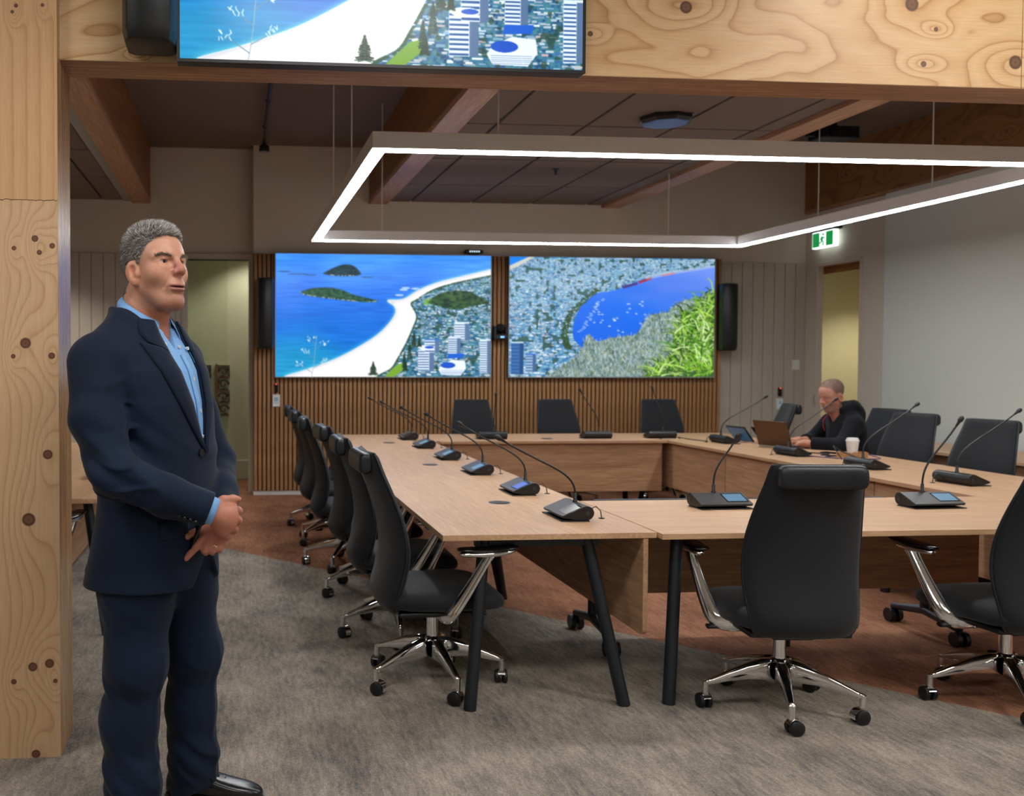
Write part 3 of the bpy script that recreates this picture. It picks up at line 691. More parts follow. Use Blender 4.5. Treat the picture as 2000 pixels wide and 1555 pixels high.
def town(img, mask, seed, dens=1.0, base=((26,70,110),(56,124,160),(84,140,130))):
    n = vnoise(80, 50, seed)*.5 + vnoise(200, 120, seed+1)*.5
    img = np.where(mask[..., None], ramp3((n-.2)*1.6, base), img)
    r = np.random.RandomState(seed); big = vnoise(14, 9, seed+3)
    y = 2.0
    while y < PH:
        sc = .5 + 1.9*(y/PH)**1.2; x = -r.uniform(0, 12)
        while x < PW:
            w_ = r.uniform(4, 13)*sc; h_ = max(1, r.uniform(1.4, 3.0)*sc); yy = int(y + 5*math.sin(x*.011+seed) + r.uniform(-1.6, 1.6)*sc)
            i0, i1, j0, j1 = int(max(x, 0)), int(min(x+w_, PW)), max(yy, 0), min(yy+int(h_)+1, PH)
            if i1 > i0 and j1 > j0 and r.rand() < (.50+.45*big[min(j0, PH-1), min(i0, PW-1)])*min(1, dens*.6):
                c = np.array([(232,242,248),(196,218,234),(140,184,216),(160,178,190),(200,178,176),(56,112,176)][r.choice(6, p=[.34,.26,.2,.12,.03,.05])])*r.uniform(.8, 1.02)
                mk = mask[j0:j1, i0:i1]; img[j0:j1, i0:i1][mk] = c
            x += w_ + r.uniform(1.0, 4.5)*sc
        y += 3.3*sc
    img = blend(img, mask & (vnoise(60, 40, seed+5) > .74), (36,72,58), .75)
    return img
def tower(img, u0, u1, v0, v1, roof=(220,240,252), face=(226,238,248), win=(40,86,150), stripes=9):
    x0, x1, y0, y1 = int(u0*PW), int(u1*PW), int(v0*PH), int(v1*PH)
    img[y0:y1, x0:x1] = face
    for k in range(stripes):
        y = y0 + int((k+.4)*(y1-y0)/stripes); h_ = max(1, int((y1-y0)/stripes*.45)); img[y:y+h_, x0+1:int(x0+(x1-x0)*.68)] = win
    img[y0:y1, int(x0+(x1-x0)*.7):x1] = (np.array(face)*.35+np.array((20,70,140))*.5)
    img[max(0,y0-6):y0, x0:x1] = roof
    return img
def stroke(img, pts, w_, col):
    for (a, b), (c, d) in zip(pts[:-1], pts[1:]):
        n = int(max(abs(c-a)*PW, abs(d-b)*PH))+1
        for q in np.linspace(0, 1, n):
            i, j = int((a+(c-a)*q)*PW), int((b+(d-b)*q)*PH)
            if 0 <= i < PW and 0 <= j < PH: img[max(0,j-w_//2):j+w_-w_//2, max(0,i-w_//2):i+w_-w_//2] = col
    return img
def paint_left():
    img = ramp3(_vv*.95 + (vnoise(6, 5, 3)-.5)*.25 - .1*_uu, [(70,150,245),(40,118,235),(22,110,222),(10,112,216),(14,140,205),(24,160,196)])
    wv = vnoise(12, 90, 5); img += (wv-.5)[..., None]*22; img = blend(img, np.clip((.25-_uu)*2.2, 0, 1)*np.clip(_vv*1.5, 0, .6), (110,150,235), .35)
    shore = spl([(-.02,1.06),(.04,1.0),(.14,.945),(.27,.86),(.36,.78),(.46,.67),(.52,.57),(.553,.48),(.548,.42),(.515,.375),(.56,.372),(.60,.355),(.66,.29),(.75,.225),(.87,.17),(1.03,.10)], 120)
    land = inside(shore + [(1.03,1.06)])
    sh = blur(land.astype(float), 14); img = blend(img, np.clip(sh*2.2, 0, 1)*(1-land), (110,205,225), .75)
    sh = blur(land.astype(float), 3); img = blend(img, np.clip(sh*2.4, 0, 1), (240,246,250))
    img = np.where(land[..., None], ramp3(blur(land.astype(float), 18)*1.25-.3 + (vnoise(30,30,9)-.5)*.15, [(225,222,220),(214,214,224),(238,236,238),(246,244,243)]), img)
    veg = inside(spl([(.44,1.06),(.47,.99),(.53,.93),(.56,.85),(.60,.72),(.63,.60),(.648,.5),(.622,.40),(.65,.36),(.72,.285),(.82,.225),(1.03,.145)], 90) + [(1.03,1.06)])
    img = town(img, veg, 21, 1.5)
    edge = blur(veg.astype(float), 12); img = blend(img, ((edge > .3) & (edge < .86) & veg & (vnoise(120, 90, 8) > .35)), (38,78,44), .85)
    img = blend(img, inside([(.50,1.0),(.56,.90),(.60,.88),(.585,.95),(.55,1.0)]), (120,165,50)); img = blend(img, inside([(.69,.36),(.75,.35),(.72,.40),(.68,.41)]), (120,180,60), .8)
    hill = inside(spl([(.70,.39),(.74,.33),(.80,.295),(.88,.29),(.94,.33),(.995,.385),(.93,.41),(.86,.44),(.80,.44),(.74,.41),(.70,.39)], 40))
    img = np.where(hill[..., None], ramp3(vnoise(70, 60, 4), [(20,44,36),(44,78,50),(70,110,60)]), img)
    for poly, cs in (([(.11,.312),(.16,.282),(.24,.272),(.30,.29),(.36,.33),(.45,.367),(.47,.38),(.42,.390),(.33,.378),(.22,.357),(.14,.337),(.11,.312)], [(16,46,40),(34,80,58),(60,104,70)]),
                     ([(.215,.158),(.26,.115),(.31,.085),(.35,.09),(.378,.125),(.388,.165),(.33,.178),(.25,.172),(.215,.158)], [(14,38,60),(22,56,64),(34,70,70)])):
        mk = inside(spl(poly, 50)); img = blend(img, blur(mk.astype(float), 4), (30,60,90), .6); img = np.where(mk[..., None], ramp3(vnoise(90, 80, 6), cs), img)
        e = mk & ~np.roll(mk, -4, 0); img = blend(img, e & (vnoise(160, 30, 2) > .5), (190,190,180), .8)
    for a, b, c in ((.04,.145,.03),(.10,.165,.05),(.16,.172,.03),(.42,.185,.03)): img = blend(img, ((_uu-a)/c)**2+((_vv-b)/.006)**2 < 1, (40,80,130), .7)
    for a, b in ((.60,.27),(.59,.285),(.645,.275),(.57,.33)): img = blend(img, ((_uu-a)/.02)**2+((_vv-b)/.008)**2 < 1, (225,240,248), .7)
    tower(img, .83, .90, .56, .70, stripes=7); tower(img, .66, .735, .76, .955); tower(img, .69, .76, .70, .80, (60,120,210), stripes=4); tower(img, .80, .86, .68, .82, stripes=8); tower(img, .95, 1.0, .70, .97, stripes=14)
    img = blend(img, ((_uu-.70)/.037)**2+((_vv-.76)/.022)**2 < 1, (232,242,250)); img = blend(img, ((_uu-.712)/.022)**2+((_vv-.757)/.012)**2 < 1, (30,90,200))
    img = blend(img, inside([(.77,.90),(.82,.86),(.88,.87),(.885,.93),(.86,.99),(.77,.985),(.755,.94)]), (232,242,250)); img = blend(img, ((_uu-.80)/.035)**2+((_vv-.905)/.026)**2 < 1, (24,84,200)); img = blend(img, inside([(.80,.81),(.875,.805),(.87,.845),(.795,.85)]), (26,96,210))
    for k in range(5): img = stroke(img, [(.765+.001*k,.945+.009*k),(.87,.945+.009*k)], 1, (70,110,170))
    rr = np.random.RandomState(5)
    for (cx, v0, v1, wd) in ((.45,.875,.985,.022),(.62,.72,.86,.014),(.60,.86,.95,.013),(.64,.62,.74,.012),(.665,.66,.75,.010),(.595,.80,.92,.012)):   # conifers
        for q in np.linspace(0, 1, 26):
            hw = wd*(.12+.88*q)*(.7+.5*rr.rand()); y = v0+(v1-v0)*q; img = stroke(img, [(cx-hw, y+.006), (cx, y), (cx+hw, y+.006)], 2, (18+rr.randint(18), 46+rr.randint(20), 38))
    st = [(.165,1.0),(.172,.93),(.178,.85),(.182,.76),(.187,.70),(.186,.67)]; img = stroke(img, st, 2, (150,175,190))
    for (a, b), (c, d) in (((.168,.97),(.11,.90)),((.172,.93),(.225,.88)),((.178,.85),(.14,.80)),((.182,.78),(.22,.73)),((.184,.74),(.165,.70))):
        img = stroke(img, [(a, b), (c, d)], 2, (110,140,165))
        for _ in range(9): u_, v_ = c+rr.uniform(-.02,.02), d+rr.uniform(-.02,.02); img = stroke(img, [(u_, v_), (u_+rr.uniform(-.008,.008), v_-.014)], 2, (236,246,240))
    return np.clip(img, 0, 255)
def paint_right():
    img = np.zeros((PH, PW, 3)); img[:] = (40,100,130)
    img = town(img, np.ones((PH, PW), bool), 31, 1.8, ((34,84,134),(84,150,196),(130,180,196)))
    img = blend(img, inside([(0,0),(.12,0),(.04,.08),(0,.11)]), (200,205,195)); img = blend(img, inside([(0,0),(.09,0),(0,.075)]), (30,130,235))
    bay = inside(spl([(.42,.295),(.50,.275),(.56,.235),(.66,.165),(.8,.115),(1.02,.05)], 40) + [(1.02,.6),(.7,.6),(.62,.75),(.36,.76)] + spl([(.35,.75),(.315,.69),(.305,.6),(.325,.47),(.365,.37),(.42,.295)], 40))
    img = blend(img, blur(bay.astype(float), 10)*(1-bay), (150,190,210), .4)
    img = np.where(bay[..., None], ramp3((1-_vv)*.8 + _uu*.35 - .15 + (vnoise(8, 12, 3)-.5)*.15, [(10,84,214),(18,98,226),(34,110,232),(86,128,232),(130,160,240)]), img)
    st = spl([(.425,.265),(.36,.36),(.30,.47),(.27,.58),(.272,.70),(.29,.76)], 60)
    rr = np.random.RandomState(9)
    for a, b in st:
        for _ in range(10): img = stroke(img, [(a+rr.uniform(-.016,.016), b+rr.uniform(-.012,.012))]*2, 5, (30+rr.randint(30), 62+rr.randint(30), 44))
    for _ in range(26): a = rr.uniform(.40, .66); b = rr.uniform(.36, .64); img = stroke(img, [(a, b), (a+.008, b)], 3, (225,240,250)); img = stroke(img, [(a+.004, b-.02), (a+.004, b)], 1, (150,190,240))
    for k in range(26): a = .34 + .004*k + rr.uniform(-.01,.01); b = .62-.011*k; img = stroke(img, [(a, b), (a+.012, b+.004)], 2, (215,230,240))
    img = blend(img, inside([(.62,.195),(.69,.15),(.69,.175),(.63,.215)]), (150,60,80)); img = blend(img, inside([(.54,.235),(.62,.2),(.62,.222),(.55,.258)]), (70,60,130)); img = blend(img, inside([(.74,.135),(.80,.115),(.80,.13),(.74,.15)]), (200,70,70))
    img = blend(img, inside([(.66,.15),(.8,.10),(1,.05),(1,.07),(.8,.13),(.66,.18)]), (190,200,215), .5)
    img = tower(img, .01, .07, .72, .98, (190,220,240), (60,110,170)); img = tower(img, .08, .13, .82, .96, (40,90,200), (160,190,215), stripes=6)
    top_ = spl([(.16,1.02),(.24,.93),(.34,.80),(.38,.64),(.42,.70),(.50,.67),(.56,.66),(.62,.63),(.66,.52),(.70,.47),(.76,.46),(.80,.40),(.86,.35),(.93,.33),(1.02,.25)], 80)
    sc = inside(top_ + [(1.02,1.03)])
    img = np.where(sc[..., None], ramp3(vnoise(150, 60, 12)*.6+vnoise(40, 30, 13)*.4, [(52,80,78),(104,132,132),(150,172,172),(128,140,90)]), img)
    ok = np.argwhere(sc)
    for _ in range(2600):
        j, i = ok[rr.randint(len(ok))]; a, b = i/PW, j/PH; an = rr.uniform(-2.1,-1.0); L = rr.uniform(.012,.035)
        img = stroke(img, [(a, b), (a+math.cos(an)*L*.6, b+math.sin(an)*L)], 2, [(168,190,196),(88,114,112),(130,140,84),(60,84,70),(196,206,208)][rr.randint(5)])
    fx = inside(spl([(.64,1.02),(.70,.93),(.78,.82),(.80,.66),(.83,.50),(.90,.42),(.95,.34),(1.02,.24)], 50) + [(1.02,1.02)])
    ok = np.argwhere(fx); img = blend(img, fx, (40,84,24), .8)
    for k in range(620):
        j, i = ok[rr.randint(len(ok))]; a, b = i/PW, j/PH; an = rr.uniform(-2.9,-.25); L = rr.uniform(.05,.16); q = k/620
        col = np.array([(132,196,44),(176,222,92),(84,146,32),(44,92,22),(206,238,160)][rr.randint(5)])*(.55+.45*q); cx_, cy_ = math.cos(an)*L*.62, math.sin(an)*L
        w_ = rr.randint(3, 7); img = stroke(img, [(a, b), (a+cx_*.5, b+cy_*.62)], w_, col); img = stroke(img, [(a+cx_*.5, b+cy_*.62), (a+cx_, b+cy_*.8)], max(2, w_-2), col); img = stroke(img, [(a+cx_, b+cy_*.8), (a+cx_*1.4, b+cy_*.7)], 2, col)
    return np.clip(img, 0, 255)
def lin(c): c = c/255.0; return np.where(c <= .04045, c/12.92, ((c+.055)/1.055)**2.4)
def screen_mat(name, strength):
    t = NT(name); a = t.new('ShaderNodeAttribute', attribute_name='picture')
    t.set(col=(.01,.01,.01,1), rough=.25, spec=.3, ecol=a.outputs['Color'], es=strength); t.m.cycles.emission_sampling = 'NONE'; return t.m
def screen_mesh(parent, w_, h_, img, us, vs, mat, y=-.0305):
    nx, ny = len(us), len(vs); L = lin(img)
    U, V = np.meshgrid(us, vs); co = np.stack([(U-.5)*w_, np.full_like(U, y), (.5-V)*h_], -1).reshape(-1, 3)
    i, j = np.meshgrid(np.arange(nx-1), np.arange(ny-1)); b = (j*nx+i).ravel(); fc = np.stack([b, b+nx, b+nx+1, b+1], -1)
    me = bpy.data.meshes.new('screen'); me.vertices.add(len(co)); me.vertices.foreach_set('co', co.ravel())
    me.loops.add(fc.size); me.loops.foreach_set('vertex_index', fc.ravel()); me.polygons.add(len(fc)); me.polygons.foreach_set('loop_start', np.arange(0, fc.size, 4)); me.update()
    xi = np.clip(U*PW-.5, 0, PW-1.001); yi = np.clip(V*PH-.5, 0, PH-1.001); a, c = xi.astype(int), yi.astype(int); fx, fy = (xi-a)[..., None], (yi-c)[..., None]
    col = (L[c,a]*(1-fx)+L[c,a+1]*fx)*(1-fy)+(L[c+1,a]*(1-fx)+L[c+1,a+1]*fx)*fy
    at = me.color_attributes.new('picture', 'FLOAT_COLOR', 'POINT'); at.data.foreach_set('color', np.concatenate([col.reshape(-1,3), np.ones((nx*ny,1))], 1).ravel())
    me.materials.append(mat); o = bpy.data.objects.new('screen', me); C.objects.link(o); o.parent = parent; return o
picL, picR = blur(paint_left(), 1), blur(paint_right(), 1)
SM = screen_mat('lit screen picture', 1.0)
def tv(label, x0, x1, z0, z1, y, img, bez, us, vs, mat_frame):
    w_, h_ = x1-x0, z1-z0; t_ = thing('wall_screen', label, 'screen', ((x0+x1)/2, y, (z0+z1)/2), 0, 'wall screens')
    MB().box(-w_/2, w_/2, -.029, .03, -h_/2, h_/2).build('housing', M['black'], t_, bevel=.004)
    m = MB(); b = bez
    for (a, c, d, e) in ((-w_/2, w_/2, h_/2-b, h_/2), (-w_/2, w_/2, -h_/2, -h_/2+b), (-w_/2, -w_/2+b, -h_/2+b, h_/2-b), (w_/2-b, w_/2, -h_/2+b, h_/2-b)): m.box(a, c, -.034, -.028, d, e)
    m.build('bezel', mat_frame, t_)
    screen_mesh(t_, w_-2*b, h_-2*b, img, us, vs, SM)
    return t_
us = np.linspace(0, 1, 461); vs = np.linspace(0, 1, 261)
tv('large wall screen on the left showing two islands and a curving white beach', .440, 2.775, 1.258, 2.577, YB-.065, picL, .010, us, vs, M['grey'])
tv('large wall screen on the right showing a blue bay, town and green flax', 2.962, 5.290, 1.258, 2.573, YB-.065, picR, .010, us, vs, M['grey'])
usT = np.linspace(0, 1, 561); vsT = np.concatenate([np.linspace(0, .6, 30)[:-1], np.linspace(.6, 1, 190)])
tv('screen cut by the top edge, mounted on the pine beam, showing beach and hotel towers', -.197, 1.287, 2.487, 3.327, 3.49, picL, .011, usT, vsT, M['black'])

# ------------------------------------------------------------------ loudspeakers, cameras, wall fittings
def wedge_speaker(label, x, y, z0, z1, w_, d_, rz=0):
    t_ = thing('wall_speaker', label, 'speaker', (x, y, z0), rz, 'black wall speakers'); h = z1-z0; r = []
    for z, s in ((0,.55),(.008,.82),(.05*h+.01,1.0),(.95*h-.01,1.0),(h-.008,.9),(h,.7)):
        r.append([(w_/2*c*min(1, s+.1), -d_/2 + d_*(q)*s if q < 0 else d_*.5*q, z) for c, q in ((-1,.5),(-1,-.25),(-.8,-.62),(-.4,-.78),(.4,-.78),(.8,-.62),(1,-.25),(1,.5))])
    MB().loft(r).build('cabinet', M['black'], t_, bevel=.004, auto=35)
    n_ = MB()
    G = plain('speaker grille '+label[:8], srgb(16,17,18), .55, var=.25, scale=420)
    n_.prism([(-w_*.36,h*.06),(w_*.36,h*.06),(w_*.36,h*.94),(-w_*.36,h*.94)], 1, -d_*.905, -d_*.86).build('grille', G, t_, bevel=.003)
    MB().cyl((w_*.05,-d_*.90,h*.22),(w_*.05,-d_*.91,h*.22), .006, 10).build('badge', M['grey'], t_)
    MB().box(-w_*.25, w_*.25, d_*.2, d_*.5+.03, h*.3, h*.7).build('bracket', M['black'], t_)
    return t_
wedge_speaker('tall black wall speaker left of the left wall screen', .338, YB-.10, 1.56, 2.30, .175, .13)
wedge_speaker('tall black wall speaker right of the right wall screen', 5.42, YB-.10, 1.555, 2.29, .19, .13, -.25)
wedge_speaker('black speaker on the pine beam beside the top screen', -.287, 3.50, 2.525, 3.15, .185, .13)
t_ = thing('video_bar', 'small black video bar on top of the left wall screen', 'camera', (2.58, YB-.07, 2.585), 0)
MB().box(-.10, .10, -.035, .03, .008, .048).build('body', M['black'], t_, bevel=.012)
MB().box(-.045, .055, -.0365, -.034, .014, .042).build('lens_window', M['gblack'], t_)
for i in range(5): MB().cyl((-.045+.024*i,-.037,.028), (-.045+.024*i,-.039,.028), .009, 12).build('led', emis('cool led', (.7,.9,1,1), .9) if i == 0 else bpy.data.materials['cool led'], t_)
MB().box(-.06, .06, -.03, .02, 0, .01).build('foot', M['black'], t_)
t_ = thing('video_camera', 'small black tracking camera between the two wall screens', 'camera', (2.867, YB-.12, 1.665), 0)
MB().box(-.075, .075, -.05, .09, 0, .065).build('base', M['black'], t_, bevel=.014)
MB().sphere((0,-.005,.125), .052, 12).build('camera_head', M['black'], t_, smooth=True)
for s in (-1, 1): MB().box(s*.062-.012, s*.062+.012, -.04, .05, .05, .15).build('yoke', M['black'], t_, bevel=.008)
MB().cyl((0,-.052,.13), (0,-.066,.13), .028, 18).build('lens', M['gblack'], t_, auto=40)
MB().box(-.012, .03, -.0525, -.05, .022, .04).build('status_led', emis('blue led', (.25,.6,1,1), 1.2), t_)
def controller(x, y, z, label, scr):
    t_ = thing('wall_controller', label, 'control panel', (x, y, z), 0, 'wall controllers')
    MB().box(-.04, .04, -.014, .006, -.065, .065).build('plate', M['whitep'], t_, bevel=.005)
    MB().box(-.024, .024, -.0155, -.0135, -.028, .036).build('display', scr, t_, bevel=.001)
    for i in range(2): MB().box(-.02+.022*i, -.004+.022*i, -.0165, -.0155, -.02, -.008).build('icon', M['whitep'], t_)
    MB().box(-.02+.01, .02-.008, -.0165, -.0155, .006, .026).build('icon', M['grey'], t_)
    s_ = thing('wall_sensor', label.replace('controller', 'sensor stick').replace('white', 'black'), 'sensor', (x, y, z+.135), 0, 'wall sensors')
    MB().box(-.02, .02, -.02, .006, -.05, .05).build('body', M['gblack'], s_, bevel=.006)
    MB().box(-.008, .008, -.0215, -.02, .036, .046).build('red_led', emis('red led', (1,.08,.05,1), 1.5) if 'red led' not in bpy.data.materials else bpy.data.materials['red led'], s_)
CS = emis('controller display', srgb(160,200,215), .3)
controller(.458, YB-.033, 1.012, 'small white controller on the slat wall below the left screen', CS)
controller(6.124, YR-.021, .962, 'small white controller on the grooved wall behind the laptop', CS)
t_ = thing('light_switch', 'white light switch plate on the grooved wall near the corner', 'switch', (6.31, YR-.020, 1.403), 0)
MB().box(-.042, .042, -.008, .005, -.055, .055).build('plate', M['whitep'], t_, bevel=.003)
for i in (-1, 1): MB().box(i*.018-.008, i*.018+.008, -.011, -.008, -.02, .02).build('rocker', M['whitep'], t_, bevel=.001)
# exit sign
t_ = thing('exit_sign', 'green emergency exit sign with running figure above the doorway', 'sign', (XR-.06, 9.88, 2.67), 0)
EG = emis('exit green', srgb(10,150,70), .75); EW = emis('exit white', (.85,1,.95,1), 1.6)
MB().box(-.028, .028, -.19, .19, 0, .175).build('lit_panel', EW, t_, bevel=.004)
MB().box(-.035, .06, -.20, .20, .178, .205).build('housing', M['black'], t_, bevel=.004)
MB().box(-.031, -.028, -.178, -.058, .012, .165).build('green_field', EG, t_); MB().box(-.031, -.028, .058, .178, .012, .165).build('green_field', EG, t_)
fig = MB()                                   # running figure, in the plane of the sign
def fg(pts, r): fig.sweep([(-.030, -a, b) for a, b in pts], r, 6, flat=(1, .2), up=(0,0,1))
for pts, r in (([(.0,.118),(-.012,.078)], .014), ([(-.012,.078),(.016,.055),(.008,.02)], .008), ([(-.012,.078),(-.03,.055),(-.052,.05)], .008), ([(.0,.115),(.024,.098),(.04,.112)], .006), ([(.0,.115),(-.026,.106),(-.036,.082)], .006)):
    fig.sweep([(-.031, -a, b) for a, b in pts], r, 8)
fig.sphere((-.031,-.012,.140), .013, 8); fig.build('running_figure', EG, t_)
# access point, sprinklers, ceiling box, pipe
t_ = thing('access_point', 'black ceiling access point with a blue reflection painted underneath, among the tiles', 'access point', (3.03, 6.57, 3.15), 0)
MB().lathe([(.10,-.034),(.165,-.045),(.185,-.026),(.185,-.004),(.17,0)], n=8).build('body', M['black'], t_, auto=30)
MB().lathe([(.06,-.0455),(.15,-.0455),(.15,-.044)], n=8).build('underside', plain('painted blue reflection', srgb(30,80,170), .45), t_)  # blue light reflected on the black underside, painted as its colour
MB().box(-.14,.14,-.14,.14,-.003,0).build('mount_plate', M['black'], t_)
def sprinkler(x, y, z, label):
    t_ = thing('ceiling_sprinkler', label, 'sprinkler', (x, y, z), 0, 'sprinkler heads')
    MB().lathe([(.035,0),(.035,-.006),(.012,-.012),(.010,-.03),(.006,-.045)], n=16).build('rose', M['black'], t_, auto=40)
    MB().lathe([(.004,-.05),(.022,-.05),(.022,-.053),(.004,-.053)], n=14).build('deflector', M['black'], t_)
sprinkler(2.87, 8.42, 3.15, 'small dark sprinkler head inside the pendant frame')
sprinkler(-1.62, 9.6, 3.15, 'small sprinkler head in the left tiles above the man')
t_ = thing('ceiling_projector_box', 'black box with a lens mounted high under the right ceiling', 'projector', (5.6, 8.6, 3.56), 0)
MB().box(-.18,.18,-.12,.12,-.05,.06).build('case', M['black'], t_, bevel=.01); MB().cyl((0,0,.06),(0,0,.16), .03, 12).build('stem', M['black'], t_)
MB().cyl((-.08,-.12,0),(-.08,-.14,0), .04, 16).build('lens', M['gblack'], t_); MB().box(-.26,-.18,-.03,.03,-.02,.02).build('side_arm', M['black'], t_)
t_ = thing('sprinkler_pipe', 'thin black pipe along the high ceiling above the suited man', 'pipe', (.30, 8.0, 3.652), 0)
MB().sweep([(0,-4.2,0),(0,1.0,0),(.02,1.95,0)], .014, 10).build('pipe', M['black'], t_, smooth=True)
for yy in (-.6, .3, 1.2): MB().cyl((0,yy,-.0),(0,yy,.06), .008, 8).sphere((0,yy,0), .022, 8).build('pipe_clip', M['black'], t_, smooth=True)
MB().lathe([(.05,-.06),(.055,-.05),(.05,0),(.02,.02),(.02,.06)], (.02,1.93,-.02), 16).build('end_fitting', M['black'], t_, auto=40)
MB().lathe([(.03,-.063),(.045,-.063),(.045,-.060)], (.02,1.93,-.02), 16).build('end_ring', M['grey'], t_)
# carved screen in the lobby
t_ = thing('carved_screen', 'carved timber fretwork panel on the lobby wall seen through the doorway', 'wall art', (-.23, 11.60, .78), 0)
CW = plain('carved timber', srgb(120,84,54), .6, var=.2, scale=25); CDk = plain('dark stained timber', srgb(70,44,28), .6, var=.2)
MB().box(-.22,.19,.02,.04,0,.60).build('backing', M['olive'], t_)
MB().box(.02,.05,-.02,.03,-.01,.62).build('post_strip', CW, t_, bevel=.004)
for cx0 in (-.10, .12):
    for k in range(4):
        z0 = .075 + .15*k; s = 1 if (k % 2 == 0) else -1
        m = MB(); pts = [(cx0 + s*(.062-.0045*i)*math.cos(i*.62), -.0, z0 + (.062-.0045*i)*math.sin(i*.62)) for i in range(12)]
        m.sweep(pts, [.023-.0010*i for i in range(12)], 6, flat=(.5,1)).build('carved_scroll', CDk, t_, smooth=True)
        MB().prism([(cx0-.068,z0-.072),(cx0+.068,z0-.072),(cx0+.02*s,z0-.04)], 1, -.008, .02).build('carved_wedge', CDk, t_)
        MB().prism([(cx0-.072,z0+.070),(cx0+.072,z0+.070),(cx0+.072,z0+.078),(cx0-.072,z0+.078)], 1, -.012, .02).build('carved_bar', CW, t_)
        MB().prism([(cx0-.072*s,z0-.07),(cx0-.072*s,z0+.02),(cx0-.05*s,z0-.05)], 1, -.008, .02).build('carved_wedge', CDk, t_)
        MB().prism([(cx0-.07*s,z0+.072),(cx0-.07*s,z0-.02),(cx0-.045*s,z0+.03)], 1, -.008, .02).build('carved_wedge', CDk, t_)

# ------------------------------------------------------------------ things on the right table row
def slab(m, c, ax, ay, w_, h_, t0):
    """rectangular slab spanned from c along unit vectors ax (width), ay (height), thickness t0 along their normal"""
    ax, ay = Vector(ax).normalized(), Vector(ay).normalized(); n_ = ax.cross(ay).normalized()*t0; c = Vector(c)
    p = [c-ax*w_/2, c+ax*w_/2, c+ax*w_/2+ay*h_, c-ax*w_/2+ay*h_]
    return m.add([tuple(q) for q in p] + [tuple(q+n_) for q in p], [(3,2,1,0),(4,5,6,7),(0,1,5,4),(1,2,6,5),(2,3,7,6),(3,0,4,7)])
t_ = thing('laptop', 'open laptop with a brown lid in front of the seated man', 'laptop', (4.50, 7.60, TH), math.radians(20))
MB().box(-.02,.22,-.165,.165,.003,.016).build('keyboard_base', M['steel'], t_, bevel=.003)
slab(MB(), (-.022,0,.014), (0,1,0), (-.34,0,.94), .33, .225, .006).build('lid', plain('brown lid', srgb(92,66,48), .35, .5), t_, bevel=.002)
slab(MB(), (-.0145,0,.018), (0,1,0), (-.34,0,.94), .31, .20, .0008).build('display', emis('laptop display', (.7,.8,1,1), .6), t_)
MB().box(.03,.13,-.14,.14,.016,.018).build('keys', M['black'], t_)
def tablet(x, y, rz, label, mt):
    t_ = thing('tablet', label, 'tablet', (x, y, TH), math.radians(rz), 'tablets propped on the right table')
    slab(MB(), (0,0,.004), (0,1,0), (-.62,0,.78), .25, .17, .009).build('body', M['gblack'], t_, bevel=.003)
    slab(MB(), (-.0085,0,.012), (0,1,0), (-.62,0,.78), .22, .145, -.001).build('display', mt, t_)
    slab(MB(), (-.05,0,.068), (0,1,0), (-.42,0,-.9), .08, .068, .004).build('kickstand', M['black'], t_)
    return t_
tablet(4.56, 8.22, 10, 'propped tablet with a dim blue screen beside the microphone', emis('tablet display', srgb(70,120,160), .22))
tablet(4.66, 7.98, 5, 'propped dark tablet between the pale one and the laptop', M['gblack'])
t_ = thing('paper_cup', 'white paper coffee cup with lid on the right table', 'cup', (4.62, 6.80, TH), 0)
MB().lathe([(.031,.012),(.032,.010),(.0435,.118),(.0435,.121)], n=24).build('cup_body', plain('cup paper', srgb(222,216,208), .6), t_, auto=40)
MB().lathe([(.046,.119),(.047,.124),(.045,.131),(.041,.133),(.039,.144),(.032,.146)], n=24).build('lid', M['whitep'], t_, auto=40)
t_ = thing('cup_carrier', 'brown cardboard carrier tray around the paper cup', 'cup carrier', (4.62, 6.80, TH), .3)
K = plain('cardboard', srgb(178,132,88), .8, var=.06)
MB().box(-.09,.09,-.06,.06,0,.008).build('tray_base', K, t_)
for s in (-1, 1):
    MB().prism([(-.085,.004),(.085,.004),(.095,.034),(.045,.048),(.0,.030),(-.045,.048),(-.095,.034)], 1, s*.06-.002, s*.06+.002).build('side_flap', K, t_)
    MB().prism([(-.06,.004),(.06,.004),(.055,.042),(-.055,.042)], 0, s*.083-.002, s*.083+.002).build('end_flap', K, t_)
def cord(label, pts, r, mat, name='cable'):
    p = smooth_tab([(i,)+q for i, q in enumerate(pts)], 40); o = MB().sweep([tuple(q[1:]) for q in p], r, 6).build(name, mat, smooth=True)
    return tag(o, label, 'cable', 'loose cables on the right table')
z = TH+.004; PUR = plain('purple cord', srgb(96,70,120), .5)
cord('purple cable snaking along the right table from the laptop to the cup', [(4.36,7.20,z),(4.30,7.0,z+.003),(4.37,6.80,z),(4.48,6.68,z),(4.60,6.62,z),(4.74,6.66,z),(4.80,6.78,z),(4.70,6.86,z+.03)], .004, PUR)
cord('black cable looping beside the laptop on the right table', [(4.56,7.30,z),(4.50,7.15,z),(4.58,7.02,z),(4.47,6.95,z),(4.55,6.88,z),(4.42,6.82,z),(4.44,6.70,z)], .0045, M['black'])
cord('black charging cable between the microphone unit and the cup carrier', [(4.42,6.62,z),(4.40,6.66,z+.06),(4.42,6.72,z+.09),(4.47,6.70,z+.05),(4.50,6.58,z+.02),(4.44,6.40,z)], .0045, M['black'])
cord('short black lead at the left end of the right table row', [(4.12,8.55,z),(4.05,8.45,z+.02),(4.10,8.30,z+.012),(4.22,8.22,z)], .004, M['black'])
t_ = thing('phone', 'dark phone lying between laptop and paper cup', 'phone', (4.66, 7.10, TH), .4)
MB().box(-.04,.04,-.08,.08,0,.008).build('body', M['gblack'], t_, bevel=.003); MB().box(-.035,.035,-.072,.072,.008,.0085).build('glass', M['gblack'], t_)
